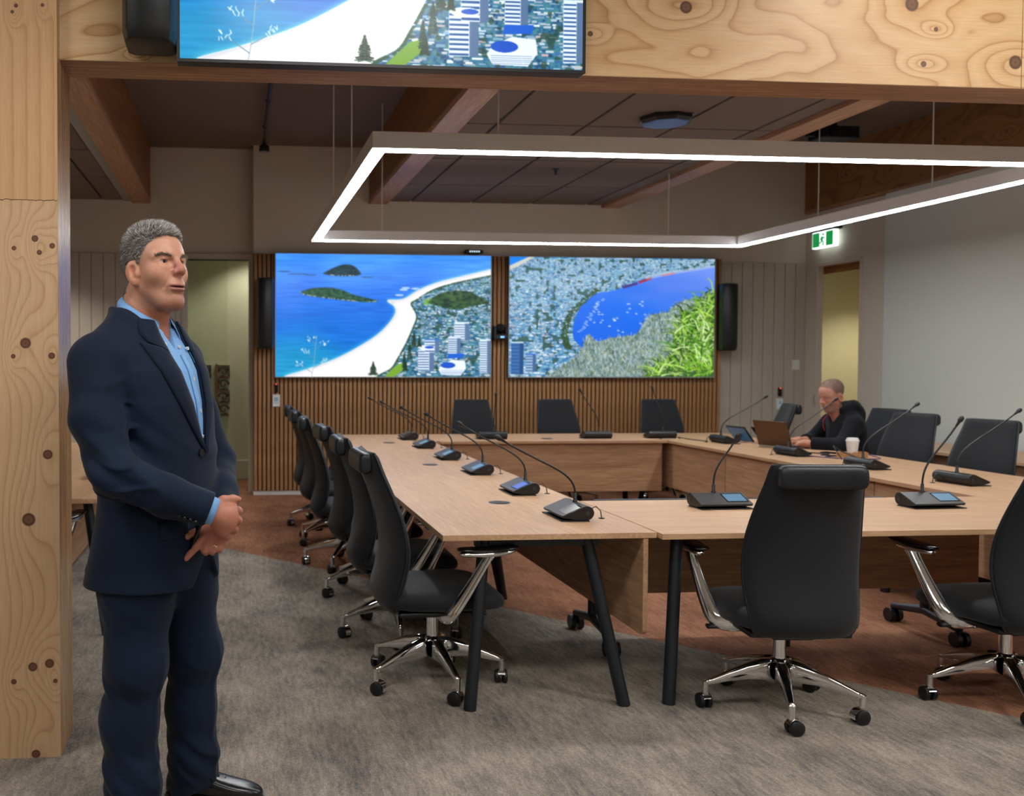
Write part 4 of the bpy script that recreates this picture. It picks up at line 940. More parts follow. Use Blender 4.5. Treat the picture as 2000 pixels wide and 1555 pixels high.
# ------------------------------------------------------------------ signed-distance sculpting for the people
def smin(a, b, k):
    h = np.clip(.5 + .5*(b-a)/k, 0, 1); return b + (a-b)*h - k*h*(1-h)
def smax(a, b, k): return -smin(-a, -b, k)
def ell(p, c, r):
    q = p - np.array(c); r = np.array(r); k0 = np.sqrt(((q/r)**2).sum(-1)); k1 = np.sqrt(((q/(r*r))**2).sum(-1)) + 1e-9
    return k0*(k0-1)/k1
def cap(p, a, b, ra, rb=None):
    a = np.array(a, float); b = np.array(b, float); rb = ra if rb is None else rb
    ab = b-a; t = np.clip(((p-a)@ab)/max(ab@ab, 1e-9), 0, 1); q = p - a - t[:, None]*ab
    return np.sqrt((q*q).sum(-1)) - (ra + (rb-ra)*t)
def chain(p, pts, rs, k=.01):
    d = None
    for i in range(len(pts)-1):
        c = cap(p, pts[i], pts[i+1], rs[i], rs[i+1]); d = c if d is None else smin(d, c, k)
    return d
def wob(p, f, seed):
    r = np.random.RandomState(seed); o = 0
    for _ in range(5):
        k = r.normal(size=3); k = k/np.linalg.norm(k)*f*r.uniform(.7, 1.4); o = o + np.sin(p@k + r.uniform(0, 6.28))
    return o/5
def sstep(x, a, b): t = np.clip((x-a)/(b-a), 0, 1); return t*t*(3-2*t)
def sub_eval(p, mask, fn, d, comb, slack):
    """combine fn (cheap to skip far away) into d only where mask holds"""
    if mask.any(): d[mask] = comb(d[mask], fn(p[mask]))
    return d
def sdf_mesh(fn, lo, hi, h):
    lo = np.array(lo, float); N = np.ceil((np.array(hi)-lo)/(8*h)).astype(int)
    B = np.stack(np.meshgrid(*[np.arange(n) for n in N], indexing='ij'), -1).reshape(-1, 3)
    d = fn(lo + (B*8+4)*h); B = B[np.abs(d) < 8*h*1.25]
    off = np.stack(np.meshgrid(*[np.arange(9)]*3, indexing='ij'), -1).reshape(-1, 3)
    CO = np.array([(i, j, k) for i in (0,1) for j in (0,1) for k in (0,1)]); NX = N*8+2
    P, K, S0 = [], [], []
    for s in range(0, len(B), 400):
        b = B[s:s+400]; pts = (b[:, None]*8 + off[None]).reshape(-1, 3)
        v = fn(lo + pts*h).reshape(len(b), 9, 9, 9); n = v < 0
        cnt = sum(n[:, i:8+i, j:8+j, k:8+k].astype(np.int8) for i, j, k in CO)
        bi, ci, cj, ck = np.nonzero((cnt > 0) & (cnt < 8))
        if not len(bi): continue
        cv = np.stack([v[bi, ci+i, cj+j, ck+k] for i, j, k in CO], -1); acc = np.zeros((len(bi), 3)); num = np.zeros(len(bi))
        for a in range(8):
            for e in (1, 2, 4):
                if a & e: continue
                c = a | e; m = (cv[:, a] < 0) != (cv[:, c] < 0); t = np.where(m, cv[:, a]/(cv[:, a]-cv[:, c]+1e-12), 0)
                acc += np.where(m[:, None], CO[a] + (CO[c]-CO[a])*t[:, None], 0); num += m
        g = b[bi]*8 + np.stack([ci, cj, ck], -1)
        P.append(lo + (g + acc/num[:, None])*h); K.append((g[:, 0]*NX[1] + g[:, 1])*NX[2] + g[:, 2]); S0.append(cv[:, [0, 4, 2, 1]] < 0)
    P = np.concatenate(P); K = np.concatenate(K); S0 = np.concatenate(S0); o = np.argsort(K); P, K, S0 = P[o], K[o], S0[o]
    st = (NX[1]*NX[2], NX[2], 1); Q = []
    for ax in range(3):
        u, w_ = (ax+1) % 3, (ax+2) % 3; m = np.nonzero(S0[:, 0] != S0[:, 1+ax])[0]; ids = [m]; ok = np.ones(len(m), bool)
        for dk in (-st[u], -st[u]-st[w_], -st[w_]):
            j = np.clip(np.searchsorted(K, K[m]+dk), 0, len(K)-1); ok &= K[j] == K[m]+dk; ids.append(j)
        q = np.stack(ids, -1)[ok]; fl = ~S0[m, 0][ok]; q[fl] = q[fl][:, ::-1]; Q.append(q)
    return P, np.concatenate(Q)
def np_obj(name, P, Q, mat, parent, col=None):
    me = bpy.data.meshes.new(name); me.vertices.add(len(P)); me.vertices.foreach_set('co', np.ascontiguousarray(P, dtype=np.float32).ravel())
    k = Q.shape[1]; me.loops.add(Q.size); me.loops.foreach_set('vertex_index', np.ascontiguousarray(Q, dtype=np.int32).ravel())
    me.polygons.add(len(Q)); me.polygons.foreach_set('loop_start', np.arange(0, Q.size, k, dtype=np.int32)); me.update(calc_edges=True); me.validate()
    me.polygons.foreach_set('use_smooth', [True]*len(me.polygons))
    if col is not None:
        a = me.color_attributes.new('tone', 'FLOAT_COLOR', 'POINT'); a.data.foreach_set('color', np.concatenate([col, np.ones((len(P), 1))], 1).astype(np.float32).ravel())
    me.materials.append(mat); o = bpy.data.objects.new(name, me); C.objects.link(o); o.parent = parent; return o
def tri_fan(name, V, Fc, mat, parent, col=None): return np_obj(name, np.array(V), np.array(Fc), mat, parent, col)
def rotm(yaw, pitch, roll=0):
    cy, sy, cp, sp, cr, sr = math.cos(yaw), math.sin(yaw), math.cos(pitch), math.sin(pitch), math.cos(roll), math.sin(roll)
    return np.array([[cy,-sy,0],[sy,cy,0],[0,0,1]]) @ np.array([[cp,0,-sp],[0,1,0],[sp,0,cp]]) @ np.array([[1,0,0],[0,cr,-sr],[0,sr,cr]])
L3 = lambda *c: np.array(srgb(*c)[:3])

SKIN = NT('skin'); _a = SKIN.new('ShaderNodeAttribute', attribute_name='tone'); _n = SKIN.noise(SKIN.mapped(), 190, 4, .6); _n2 = SKIN.noise(SKIN.mapped(), 34, 3)
SKIN.set(col=SKIN.mix(.5, _a.outputs['Color'], SKIN.ramp(SKIN.math('ADD', SKIN.math('MULTIPLY', _n, .5), SKIN.math('MULTIPLY', _n2, .5)), [(.35, (.72,.62,.58,1)), (.65, (1,1,1,1))]), 'MULTIPLY'), rough=.48, spec=.4, sss=.06)
SKIN.b.inputs['Subsurface Radius'].default_value = (.012, .004, .002); SKIN.bump(_n, .25, .0015); SKIN = SKIN.m
HAIRM = NT('grey hair'); _a = HAIRM.new('ShaderNodeAttribute', attribute_name='tone'); HAIRM.set(col=_a.outputs['Color'], rough=.5, spec=.4); HAIRM = HAIRM.m
def cloth(name, c0, c1, weave=520, rough=.8, sheen=.06, bump=.2):
    t = NT(name); n = t.noise(t.mapped(), weave, 3, .7); w1 = t.new('ShaderNodeTexWave', wave_type='BANDS', bands_direction='Z'); t.link(t.mapped(), w1.inputs[0]); w1.inputs['Scale'].default_value = 60; w1.inputs['Distortion'].default_value = 1.5
    b = t.noise(t.mapped(), 6, 3); f = t.math('ADD', t.math('MULTIPLY', n, .55), t.math('ADD', t.math('MULTIPLY', w1.outputs[1], .08), t.math('MULTIPLY', b, .37)))
    t.set(col=t.ramp(f, [(.35, c0), (.65, c1)]), rough=rough, spec=.25, sheen=sheen); t.bump(n, bump, .002); return t.m
SUIT = cloth('navy suit cloth', srgb(4,15,33), srgb(8,29,55)); SHIRT = cloth('light blue shirt cotton', srgb(96,148,206), srgb(136,184,232), 700, .75, .1, .1)
HOODM = cloth('black hooded top jersey', srgb(9,11,16), srgb(18,21,29), 300, .9, .05, .3)

# ---- head, in its own frame: x forward, y left, z up, origin between the ears
def head_sdf(q, heavy=1.0):
    a = np.abs(q[:, 1]); m = q.copy(); m[:, 1] = a
    d = ell(q, (-.016, 0, .048), (.106, .082, .092))
    d = smin(d, ell(q, (.030, 0, .040), (.070, .070, .070)), .03)
    d = smin(d, ell(q, (.034, 0, -.035), (.064, .058*heavy, .090)), .035)
    d = smin(d, ell(q, (.070, 0, -.106), (.030, .034, .024)), .03)
    d = smin(d, cap(m, (.060, .028, -.110), (-.008, .048*heavy, -.052), .016, .019), .035)
    d = smin(d, ell(m, (.052, .045, -.022), (.036, .028, .030)), .025)
    d = smin(d, cap(m, (.091, .014, .035), (.068, .056, .030), .012, .010), .016)
    d = smax(d, -ell(m, (.104, .034, .014), (.022, .022, .013)), .012)
    d = smin(d, cap(q, (.094, 0, .030), (.121, 0, -.012), .0085, .0125), .012)
    d = smin(d, ell(q, (.1185, 0, -.017), (.0145, .0145, .0125)), .008)
    d = smin(d, ell(m, (.1085, .0155, -.0215), (.0125, .0085, .0095)), .006)
    d = smax(d, -ell(m, (.113, .008, -.0315), (.007, .0045, .005)), .004)
    d = smin(d, ell(q, (.087, 0, -.060), (.024, .034, .030)), .02)
    d = smin(d, ell(q, (.1035, 0, -.0605), (.0085, .0290, .0050)), .006)
    d = smin(d, ell(q, (.1020, 0, -.0730), (.0090, .0260, .0066)), .006)
    d = smax(d, -ell(q, (.110, 0, -.0668), (.018, .038, .0018)), .0035)
    d = smax(d, -ell(q, (.107, 0, -.088), (.010, .022, .006)), .010)
    d = smax(d, -cap(m, (.106, .022, -.022), (.084, .040, -.066), .0018, .0022), .009)
    d = smin(d, chain(m, [(.0850, .0195, .0145), (.0900, .0290, .0232), (.0872, .0410, .0216), (.0775, .0530, .0115)], [.0034,.0044,.0044,.0036], .003), .0035)
    d = smin(d, chain(m, [(.0850, .0195, .0120), (.0872, .0300, .0046), (.0840, .0420, .0052), (.0775, .0530, .0105)], [.0030,.0036,.0036,.0030], .003), .0045)
    d = smax(d, -ell(m, (.0930, .0355, .0134), (.0160, .0150, .0050)), .0022)
    d = smin(d, ell(m, (.0850, .0340, -.0070), (.008, .016, .006)), .008)
    for (c0, c1, r_) in (((.092,.052,-.036), (.080,.056,-.074), .0012), ((.098,.040,-.030), (.090,.046,-.052), .0012)):
        d = smax(d, -cap(m, c0, c1, r_*.6), .007)
    d = d + np.sin(q[:, 2]*330 + q[:, 1]*30)*.0007*np.exp(-(((q[:, 0]-.10)/.03)**2 + ((q[:, 2]-.072)/.018)**2 + (q[:, 1]/.04)**2))
    # ears
    e = m - np.array((-.008, .085, -.014)); ca, sa = math.cos(.35), -math.sin(.35); e = np.stack([e[:, 0]*ca + e[:, 1]*sa, -e[:, 0]*sa + e[:, 1]*ca, e[:, 2]], -1)
    ear = ell(e, (0, 0, .004), (.024, .008, .035)); ear = smin(ear, ell(e, (.006, -.001, -.030), (.011, .007, .012)), .01)
    ear = smax(ear, -ell(e, (.003, .009, .003), (.0135, .0105, .023)), .004); ear = smin(ear, cap(e, (-.010,.003,.018), (-.006,.003,-.012), .0035, .0035), .004); ear = smin(ear, ell(e, (.016,.002,-.004), (.006,.006,.010)), .006)
    return smin(d, ear, .007)
def head_tone(q, base, grey, stub, neck, hairf, nosered):
    a = np.abs(q[:, 1]); col = np.tile(base, (len(q), 1))
    def mix(w_, c):
        nonlocal col
        w_ = np.clip(w_, 0, 1)[:, None]; col = col*(1-w_) + c*w_
    g = lambda c, r: np.exp(-(((np.stack([q[:, 0], a, q[:, 2]], -1)-np.array(c))/np.array(r))**2).sum(-1))
    mix(sstep(-q[:, 2], .03, .075)*.8*sstep(q[:, 0], -.03, .02), stub); mix(sstep(-q[:, 2], .10, .15), neck)
    mix(g((.07,.045,-.02), (.04,.025,.028))*.45, base*np.array([1.05,.80,.76])); mix(g((.118,0,-.012), (.024,.020,.028))*nosered, L3(186,98,96))
    mix(g((-.008,.088,-.012), (.03,.02,.04))*.5, base*np.array([1.0,.74,.68])); mix(g((.104,0,-.067), (.014,.028,.010))*.9, L3(172,92,92))
    mix(g((.104,0,-.0668), (.022,.034,.0022)), L3(58,26,24)); mix(g((.09,.034,.012), (.03,.022,.014))*.3, base*np.array([.78,.66,.64]))
    mix(hairf(q), grey)
    return col
def hairline(q, fx, back=-.066):
    lim = np.interp(q[:, 2], [-.03, .0, .03, .05, .075, .092, .105, .13], fx); low = np.interp(q[:, 0], [-.12, -.06, -.044, -.040, .014, .016, .03, .2], [back, back, -.03, .024, .030, -.012, -.006, .0])
    return sstep(lim-q[:, 0], 0, .008)*sstep(q[:, 2]-low, 0, .006)
def spikes(name, P, Nn, rs, lens, wid, cols, mat, parent, lean):
    n = len(P); T = np.cross(Nn, rs.normal(size=(n, 3))); T /= np.linalg.norm(T, axis=1)[:, None]+1e-9; U_ = np.cross(Nn, T)
    D_ = Nn + lean + rs.normal(size=(n, 3))*.22; D_ /= np.linalg.norm(D_, axis=1)[:, None]; L_ = lens[:, None]
    base = P - Nn*.002; V = [base + (T*math.cos(k*2.094) + U_*math.sin(k*2.094))*wid for k in range(3)] + [base + D_*L_*.6 + (T*math.cos(k*2.094) + U_*math.sin(k*2.094))*wid*.7 for k in range(3)] + [base + D_*L_ + lean*L_*.25]
    V = np.stack(V, 1).reshape(-1, 3); b = np.arange(n)[:, None]*7; F_ = []
    for k in range(3):
        k2 = (k+1) % 3; F_ += [b+np.array([[k, k2, 3+k2]]), b+np.array([[k, 3+k2, 3+k]]), b+np.array([[3+k, 3+k2, 6]])]
    return np_obj(name, V, np.concatenate(F_), mat, parent, np.repeat(cols, 7, 0))
def normals_of(fn, P, e=.0015):
    g = np.stack([fn(P+np.eye(3)[k]*e)-fn(P-np.eye(3)[k]*e) for k in range(3)], -1); return g/(np.linalg.norm(g, axis=1)[:, None]+1e-9)
def eyes(parent, RM, HO, iris, gaze):
    for s in (-1, 1):
        c = HO + RM @ np.array((.0738, s*.0350, .0135)); r = .0140
        o = MB().sphere((0,0,0), r, 10).build('eye', plain('eye white', srgb(186,178,170), .2) if 'eye white' not in bpy.data.materials else bpy.data.materials['eye white'], parent, tuple(c), smooth=True)
        g = RM @ np.array(gaze); g = g/np.linalg.norm(g)
        MB().cyl(tuple(g*r*.90), tuple(g*r*1.012), .0060, 14, .0045).build('iris', plain('iris', iris, .15) if 'iris' not in bpy.data.materials else bpy.data.materials['iris'], o, auto=40)
# ------------------------------------------------------------------ the standing man in the navy suit
MO = thing('person', 'man standing at the left in navy suit and light blue shirt, hands clasped', 'person', (-.24, 3.08, 0), math.radians(-30))
HO = np.array((-.006, .0, 1.716)); HR = rotm(math.radians(-15), math.radians(5))
def hq(p): return (p-HO)@HR
SHR, ELR, WRR = (-.070,-.212,1.425), (.040,-.280,1.105), (.262,-.125,.995)
SHL, ELL_, WRL = (-.055,.205,1.425), (.04,.292,1.08), (.205,.055,.945)
R_MCP = [(.314,-.066,.992),(.316,-.068,.967),(.309,-.076,.943),(.295,-.086,.922)]; R_PIP = [(.309,-.024,.978),(.309,-.026,.949),(.300,-.034,.922),(.284,-.048,.903)]; R_TIP = [(.276,.008,.974),(.272,.004,.945),(.264,-.002,.920),(.254,-.018,.905)]
L_MCP = [(.216,-.058,.905),(.232,-.046,.893),(.244,-.034,.885),(.252,-.020,.882)]; L_PIP = [(.192,-.072,.868),(.214,-.062,.858),(.232,-.050,.856),(.246,-.034,.860)]; L_TIP = [(.160,-.082,.832),(.205,-.040,.845),(.222,-.030,.845),(.238,-.016,.852)]
def hands(p):
    d = cap(p, WRR, (.285,-.098,.972), .031, .034)
    d = smin(d, ell((p-np.array((.298,-.085,.960)))@rotm(.25, -.5), (0,0,0), (.040,.027,.050)), .02)
    for k in range(4):
        d = smin(d, chain(p, [(.285,-.092,.965), R_MCP[k], R_PIP[k], R_TIP[k]], [.016,.0135,.0122,.010], .008), .009)
    d = smin(d, chain(p, [(.270,-.105,1.002), (.292,-.082,1.018), (.312,-.062,1.020), (.326,-.052,1.018)], [.016,.0125,.0115,.009], .008), .012)
    e = cap(p, WRL, (.236,-.015,.918), .029, .030); e = smin(e, ell((p-np.array((.236,-.026,.906)))@rotm(.9, -.5), (0,0,0), (.042,.025,.040)), .018)
    for k in range(4):
        e = smin(e, chain(p, [(.238,-.018,.915), L_MCP[k], L_PIP[k], L_TIP[k]], [.015,.0124,.0110,.0095], .006), .0045)
    e = smin(e, chain(p, [(.225,-.030,.925), (.186,-.058,.913), (.160,-.074,.900), (.148,-.080,.888)], [.014,.0115,.0108,.0085], .007), .010)
    return np.minimum(d, e)
def neck(p): return np.sin(p@np.array((120., 60., 150.)))*.0007*sstep(p[:, 2], 1.54, 1.58) + smin(cap(p, (-.035,0,1.665), (-.062,0,1.53), .064, .072), cap(p, (.0,0,1.60), (-.03,0,1.52), .046, .05), .03)
def body(p):
    d = cap(p, (-.05,0,1.50), (-.01,0,1.0), .085, .10); d = smin(d, cap(p, (-.05,-.15,1.45), (-.05,.15,1.45), .05), .03)
    for S_, E_, W_ in ((SHR, ELR, WRR), (SHL, ELL_, WRL)): d = smin(d, chain(p, [S_, E_, W_], [.045,.038,.030], .02), .02)
    for s, k in ((-1, -.01), (1, .05)): d = smin(d, chain(p, [(0, s*.09, .98), (k+.03, s*.112, .50), (k-.02, s*.115, .07)], [.08,.055,.04], .02), .03)
    m = p[:, 2] > 1.42; d = sub_eval(p, m, neck, d, lambda a, b: smin(a, b, .02), 0)
    m = p[:, 2] > 1.53; d = sub_eval(p, m, lambda q: head_sdf(hq(q), 1.08), d, lambda a, b: smin(a, b, .018), 0)
    m = (p[:, 0] > .10) & (p[:, 2] > .78) & (p[:, 2] < 1.08); d = sub_eval(p, m, hands, d, lambda a, b: smin(a, b, .006), 0)
    return d
P, Q = sdf_mesh(body, (-.30,-.42,.0), (.40,.42,1.90), .0030)
hx = (.010, .016, .030, .048, .058, .074, .108, .16); hf = lambda q: hairline(q, hx)
q = hq(P); base = L3(206,154,128); tone = head_tone(q, base, L3(104,98,92), L3(176,128,108), L3(178,112,86), hf, .7)
hm = P[:, 2] < 1.2; tone[hm] = L3(188,126,104)
for k in range(4):
    for J in (R_MCP, R_PIP, L_MCP, L_PIP):
        w_ = np.exp(-((P-np.array(J[k]))**2).sum(-1)/.010**2)[:, None]*.45; tone = tone*(1-w_) + L3(170,98,84)*w_
np_obj('body', P, Q, SKIN, MO, tone)
eyes(MO, HR, HO, srgb(30,34,40), (1, -.02, .0))
# hair: short salt-and-pepper spikes rooted in the scalp
rs = np.random.RandomState(4); m = (P[:, 2] > 1.6) & (hf(q) > .5); idx = np.nonzero(m)[0]; sel = rs.choice(idx, 24000)
Pq = q[sel]; Nq = normals_of(lambda a: head_sdf(a, 1.08), Pq); topw = sstep(Pq[:, 2], .06, .13)
fr = sstep(Pq[:, 0], .0, .085)*topw; ln = .007 + .005*rs.rand(len(sel)) + topw*(.005+.010*rs.rand(len(sel))) + fr*.010; lean = np.stack([.2*topw + 1.25*fr - 1.0*(1-topw), 0*topw, -1.1*(1-topw)+.7*topw-.25*fr], -1)
v = rs.rand(len(sel)); dark = np.clip(.60*topw - .05 - .45*sstep(Pq[:, 0], .02, .09), 0, 1); tc = np.where((v < .12+.7*dark)[:, None], L3(58,52,48), np.where((v < .66)[:, None], L3(142,136,132), L3(216,212,208)))
def to_body(v_): return v_@HR.T + HO
hb = spikes('hair', to_body(Pq), Nq@HR.T, rs, ln, .0009, tc, HAIRM, MO, lean@HR.T)
# eyebrows
for s in (-1, 1):
    t = rs.rand(300); br = np.stack([.100-.026*t**1.6, s*(.013+.044*t), .031+.008*np.sin(t*2.3)-.007*t + rs.normal(size=300)*.0018], -1)
    Nb = normals_of(lambda a: head_sdf(a, 1.08), br); br = br - Nb*head_sdf(br, 1.08)[:, None]; v = rs.rand(len(br)); lean_b = np.stack([0*v, s*1.6+0*v, .4+0*v], -1)
    spikes('eyebrow', to_body(br), Nb@HR.T, rs, .006+.004*rs.rand(len(br)), .0008, np.where((v < .55)[:, None], L3(92,80,70), L3(146,134,124)), HAIRM, MO, lean_b@HR.T)

# jacket ------------------------------------------------------------------------------
JT = [(.70,-.022,.182,.216),(.85,-.008,.164,.204),(1.0,.004,.150,.190),(1.15,.004,.148,.190),(1.3,-.008,.142,.205),(1.40,-.022,.126,.212),(1.46,-.038,.106,.20),(1.51,-.052,.090,.160),(1.55,-.058,.082,.11),(1.60,-.062,.076,.086),(1.64,-.066,.070,.078)]
JZ = np.array([t[0] for t in JT])
def torso(p, grow=0.0):
    fc, hd, hw = (np.interp(p[:, 2], JZ, [t[k] for t in JT]) for k in (1, 2, 3)); hd = hd+grow; hw = hw+grow
    x = (p[:, 0]-fc)/hd; y = np.abs(p[:, 1])/hw; k = (x*x)**1.15 + (y*y)**1.15; r = k**(1/2.3)
    return (r-1)*np.minimum(hd, hw)*.96
fdir = (np.array(WRR)-np.array(ELR)); fdir = fdir/np.linalg.norm(fdir)
def folds(p):
    el = np.array(ELR); s = p-el; r = np.sqrt((s*s).sum(-1)); w_ = np.exp(-(r/.13)**2)
    f = w_*np.sin(s@np.array((52., 10., 74.)))*.0060
    f = f + np.exp(-((p-np.array((-.02,-.2,1.25)))**2).sum(-1)/.12**2)*np.sin(p@np.array((-38., 30., 60.)))*.002
    t = np.clip(((p-el)@fdir)/.30, -.6, 1.1); ph = (p-el)@np.array((30., -46., 70.)) + 1.5*wob(p, 18, 11)
    arm = np.exp(-(np.maximum(0, chain(p, [SHR, ELR, WRR], [0,0,0], .001)-.072)/.016)**2)
    f = f - arm*np.exp(-((t-.12)/.30)**2)*np.maximum(0, np.sin(ph*1.25))**3*.0060 - arm*np.exp(-((t+.35)/.25)**2)*np.maximum(0, np.sin(ph*.8+1.0))**3*.0032
    ph2 = p@np.array((34., 14., 40.)) + 1.6*wob(p, 12, 13); f = f - np.exp(-(((p[:, 0]-.10)/.10)**2 + ((p[:, 2]-1.10)/.12)**2))*np.maximum(0, np.sin(ph2))**3*.005
    return f + wob(p, 16, 3)*.002 + wob(p, 42, 5)*.0018
def sleeve(p, S_, E_, W_): 
    a = chain(p, [S_, tuple(np.array(S_)*.45+np.array(E_)*.55+np.array((-.022, np.sign(S_[1])*.014, .01))), E_, tuple(np.array(E_)*.45+np.array(W_)*.55+np.array((0,0,-.006))), W_], [.086,.075,.064,.058,.052], .03)
    w_ = np.array(W_); dr = w_-np.array(E_); dr /= np.linalg.norm(dr); return smax(a, (p-w_)@dr - .004, .004)
def vopen(p):      # V of the open front, as a function of height
    return np.interp(p[:, 2], [1.14, 1.16, 1.30, 1.44, 1.52, 1.58], [-.01, .004, .042, .068, .064, .055])
def jacket(p):
    t = torso(p, .014); t = smax(t, p[:, 2]-1.600+.42*np.clip(p[:, 0]+.11, 0, .2), .006)
    t = smin(t, chain(p, [(-.055,-.19,1.432), (-.06,-.08,1.50), (-.06,.08,1.50), (-.055,.19,1.432)], [.075,.062,.062,.075], .03), .04)
    t = smin(t, cap(p, (-.14,0,.92), (-.25,0,.74), .05, .030), .07); t = smin(t, smin(cap(p, (-.062,-.05,1.565), (-.062,-.185,1.455), .045, .062), cap(p, (-.062,.05,1.565), (-.062,.185,1.455), .045, .062), .01), .03)
    sr = sleeve(p, SHR, ELR, WRR); t = smin(t, sleeve(p, SHL, ELL_, WRL), .018); t = smin(t, sr, .018)
    t = t + folds(p)
    hem = .735 + .10*sstep(p[:, 0], .10, .17)*sstep(-np.abs(p[:, 1]-.03), -.10, -.0)
    t = smax(t, hem-p[:, 2], .006)
    inner = torso(p, .001); near = (p[:, 2] < .80); 
    v = np.abs(p[:, 1]-.012) - vopen(p); cut = np.maximum(np.maximum(v, -p[:, 0]+.0), 1.13-p[:, 2]); t = smax(t, -cut, .004)
    nk = cap(p, (-.045,0,1.70), (-.06,0,1.50), .093, .093); return smax(t, -nk, .004)
Pj, Qj = sdf_mesh(jacket, (-.34,-.46,.68), (.40,.46,1.66), .0036)
np_obj('jacket', Pj, Qj, SUIT, MO)
def surf(fn, l, z, f0=.36, f1=-.05, n=60):
    f = np.full(len(l), f0); done = np.zeros(len(l), bool); step = (f0-f1)/n
    for _ in range(n):
        d = fn(np.stack([f, l, z], -1)); done |= d < 0; f = np.where(done, f, f-step)
    for _ in range(10):
        d = fn(np.stack([f, l, z], -1)); f = f - d*.7
    return f
def jfront(p): return smin(torso(p, .014), chain(p, [(-.055,-.19,1.432), (-.06,-.08,1.50), (-.06,.08,1.50), (-.055,.19,1.432)], [.075,.062,.062,.075], .03), .04)+folds(p)
def patch(name, inner, outer, n, m, lift, mat, fn, thick=.004, curl=.006):
    """strip between two (l,z) polylines laid on the front surface of fn"""
    a = np.array(smooth_tab([(i,)+p for i, p in enumerate(inner)], n))[:, 1:]; b = np.array(smooth_tab([(i,)+p for i, p in enumerate(outer)], n))[:, 1:]
    w_ = np.linspace(0, 1, m)[None, :, None]; g = a[:, None]*(1-w_) + b[:, None]*w_; l, z = g[..., 0].ravel(), g[..., 1].ravel(); f = surf(fn, l, z) + lift + (curl*np.sin(np.linspace(0, math.pi, m))[None, :]*np.ones((n, 1))).ravel()
    V = np.stack([f, l, z], -1); i, j = np.meshgrid(np.arange(n-1), np.arange(m-1), indexing='ij'); k = (i*m+j).ravel(); Fc = np.stack([k, k+1, k+m+1, k+m], -1)
    o = np_obj(name, V, Fc, mat, MO); md = o.modifiers.new('s', 'SOLIDIFY'); md.thickness = thick; md.offset = 0; return o
for s in (-1, 1):
    c = .012
    patch('lapel', [(c+s*.002,1.155),(c+s*.022,1.235),(c+s*.043,1.32),(c+s*.060,1.40),(c+s*.068,1.462)], [(c+s*.004,1.148),(c+s*.070,1.245),(c+s*.118,1.345),(c+s*.150,1.435),(c+s*.160,1.487)], 26, 8, .004, SUIT, jfront)
    patch('collar', [(c+s*.066,1.455),(c+s*.068,1.51),(c+s*.070,1.555)], [(c+s*.132,1.487),(c+s*.140,1.520),(c+s*.112,1.560)], 12, 6, .004, SUIT, jfront)
def on_front(l, z, fn): 
    f = surf(fn, np.array([l]), np.array([z]))[0]; return (float(f), l, z)
BTN = plain('dark horn button', srgb(16,17,20), .3)
p0 = on_front(-.012, 1.148, jfront); MB().cyl((p0[0]-.004, p0[1], p0[2]), (p0[0]+.006, p0[1]-.001, p0[2]), .0115, 16).build('button', BTN, MO, auto=40)
fd = np.array(WRR)-np.array(ELR); fd /= np.linalg.norm(fd)
for k in range(4):
    c0 = np.array(WRR)-fd*(.022+.017*k); nn = np.array((.05,-.80,-.60)); nn = nn - fd*(nn@fd); nn /= np.linalg.norm(nn); c0 = c0 + nn*.056
    MB().cyl(tuple(c0), tuple(c0+nn*.007), .0075, 12).build('sleeve_button', BTN, MO, auto=40)
patch('pocket_flap', [(-.075,.965),(-.125,.955),(-.165,.950)], [(-.075,.910),(-.125,.900),(-.165,.898)], 10, 5, .002, SUIT, lambda p: torso(p, .014)+folds(p), .004, .002)
# shirt -------------------------------------------------------------------------------
def shirtf(p):
    t = torso(p, .003) + wob(p, 30, 9)*.0022; t = smax(t, p[:, 2]-1.585+.5*np.clip(p[:, 0]+.08, 0, .2), .006); t = smax(t, .92-p[:, 2], .004)
    nk = cap(p, (-.045,0,1.72), (-.05,0,1.56), .074, .074); nv = np.maximum(np.abs(p[:, 1]-.008)-np.interp(p[:, 2], [1.455,1.47,1.56], [-.004,.004,.040]), -p[:, 0]-.02)
    t = smax(t, np.abs(p[:, 1])-.125, .01); return smax(smax(t, -nk, .004), -nv, .003)
Ps, Qs = sdf_mesh(shirtf, (-.25,-.24,.90), (.22,.24,1.62), .0042); np_obj('shirt', Ps, Qs, SHIRT, MO)
sf = lambda p: torso(p, .003)+wob(p, 30, 9)*.0022
patch('placket', [(.012,1.45),(.012,1.35),(.012,1.25),(.012,1.15)], [(.042,1.45),(.042,1.35),(.042,1.25),(.042,1.15)], 24, 4, .003, SHIRT, sf, .003, .001)
PB = plain('pearl button', srgb(205,214,222), .3)
for z_ in (1.475, 1.375, 1.275, 1.195):
    p0 = on_front(.026, z_, sf); MB().cyl((p0[0]+.002, p0[1], p0[2]), (p0[0]+.0085, p0[1], p0[2]), .0055, 12).build('shirt_button', PB, MO, auto=40)
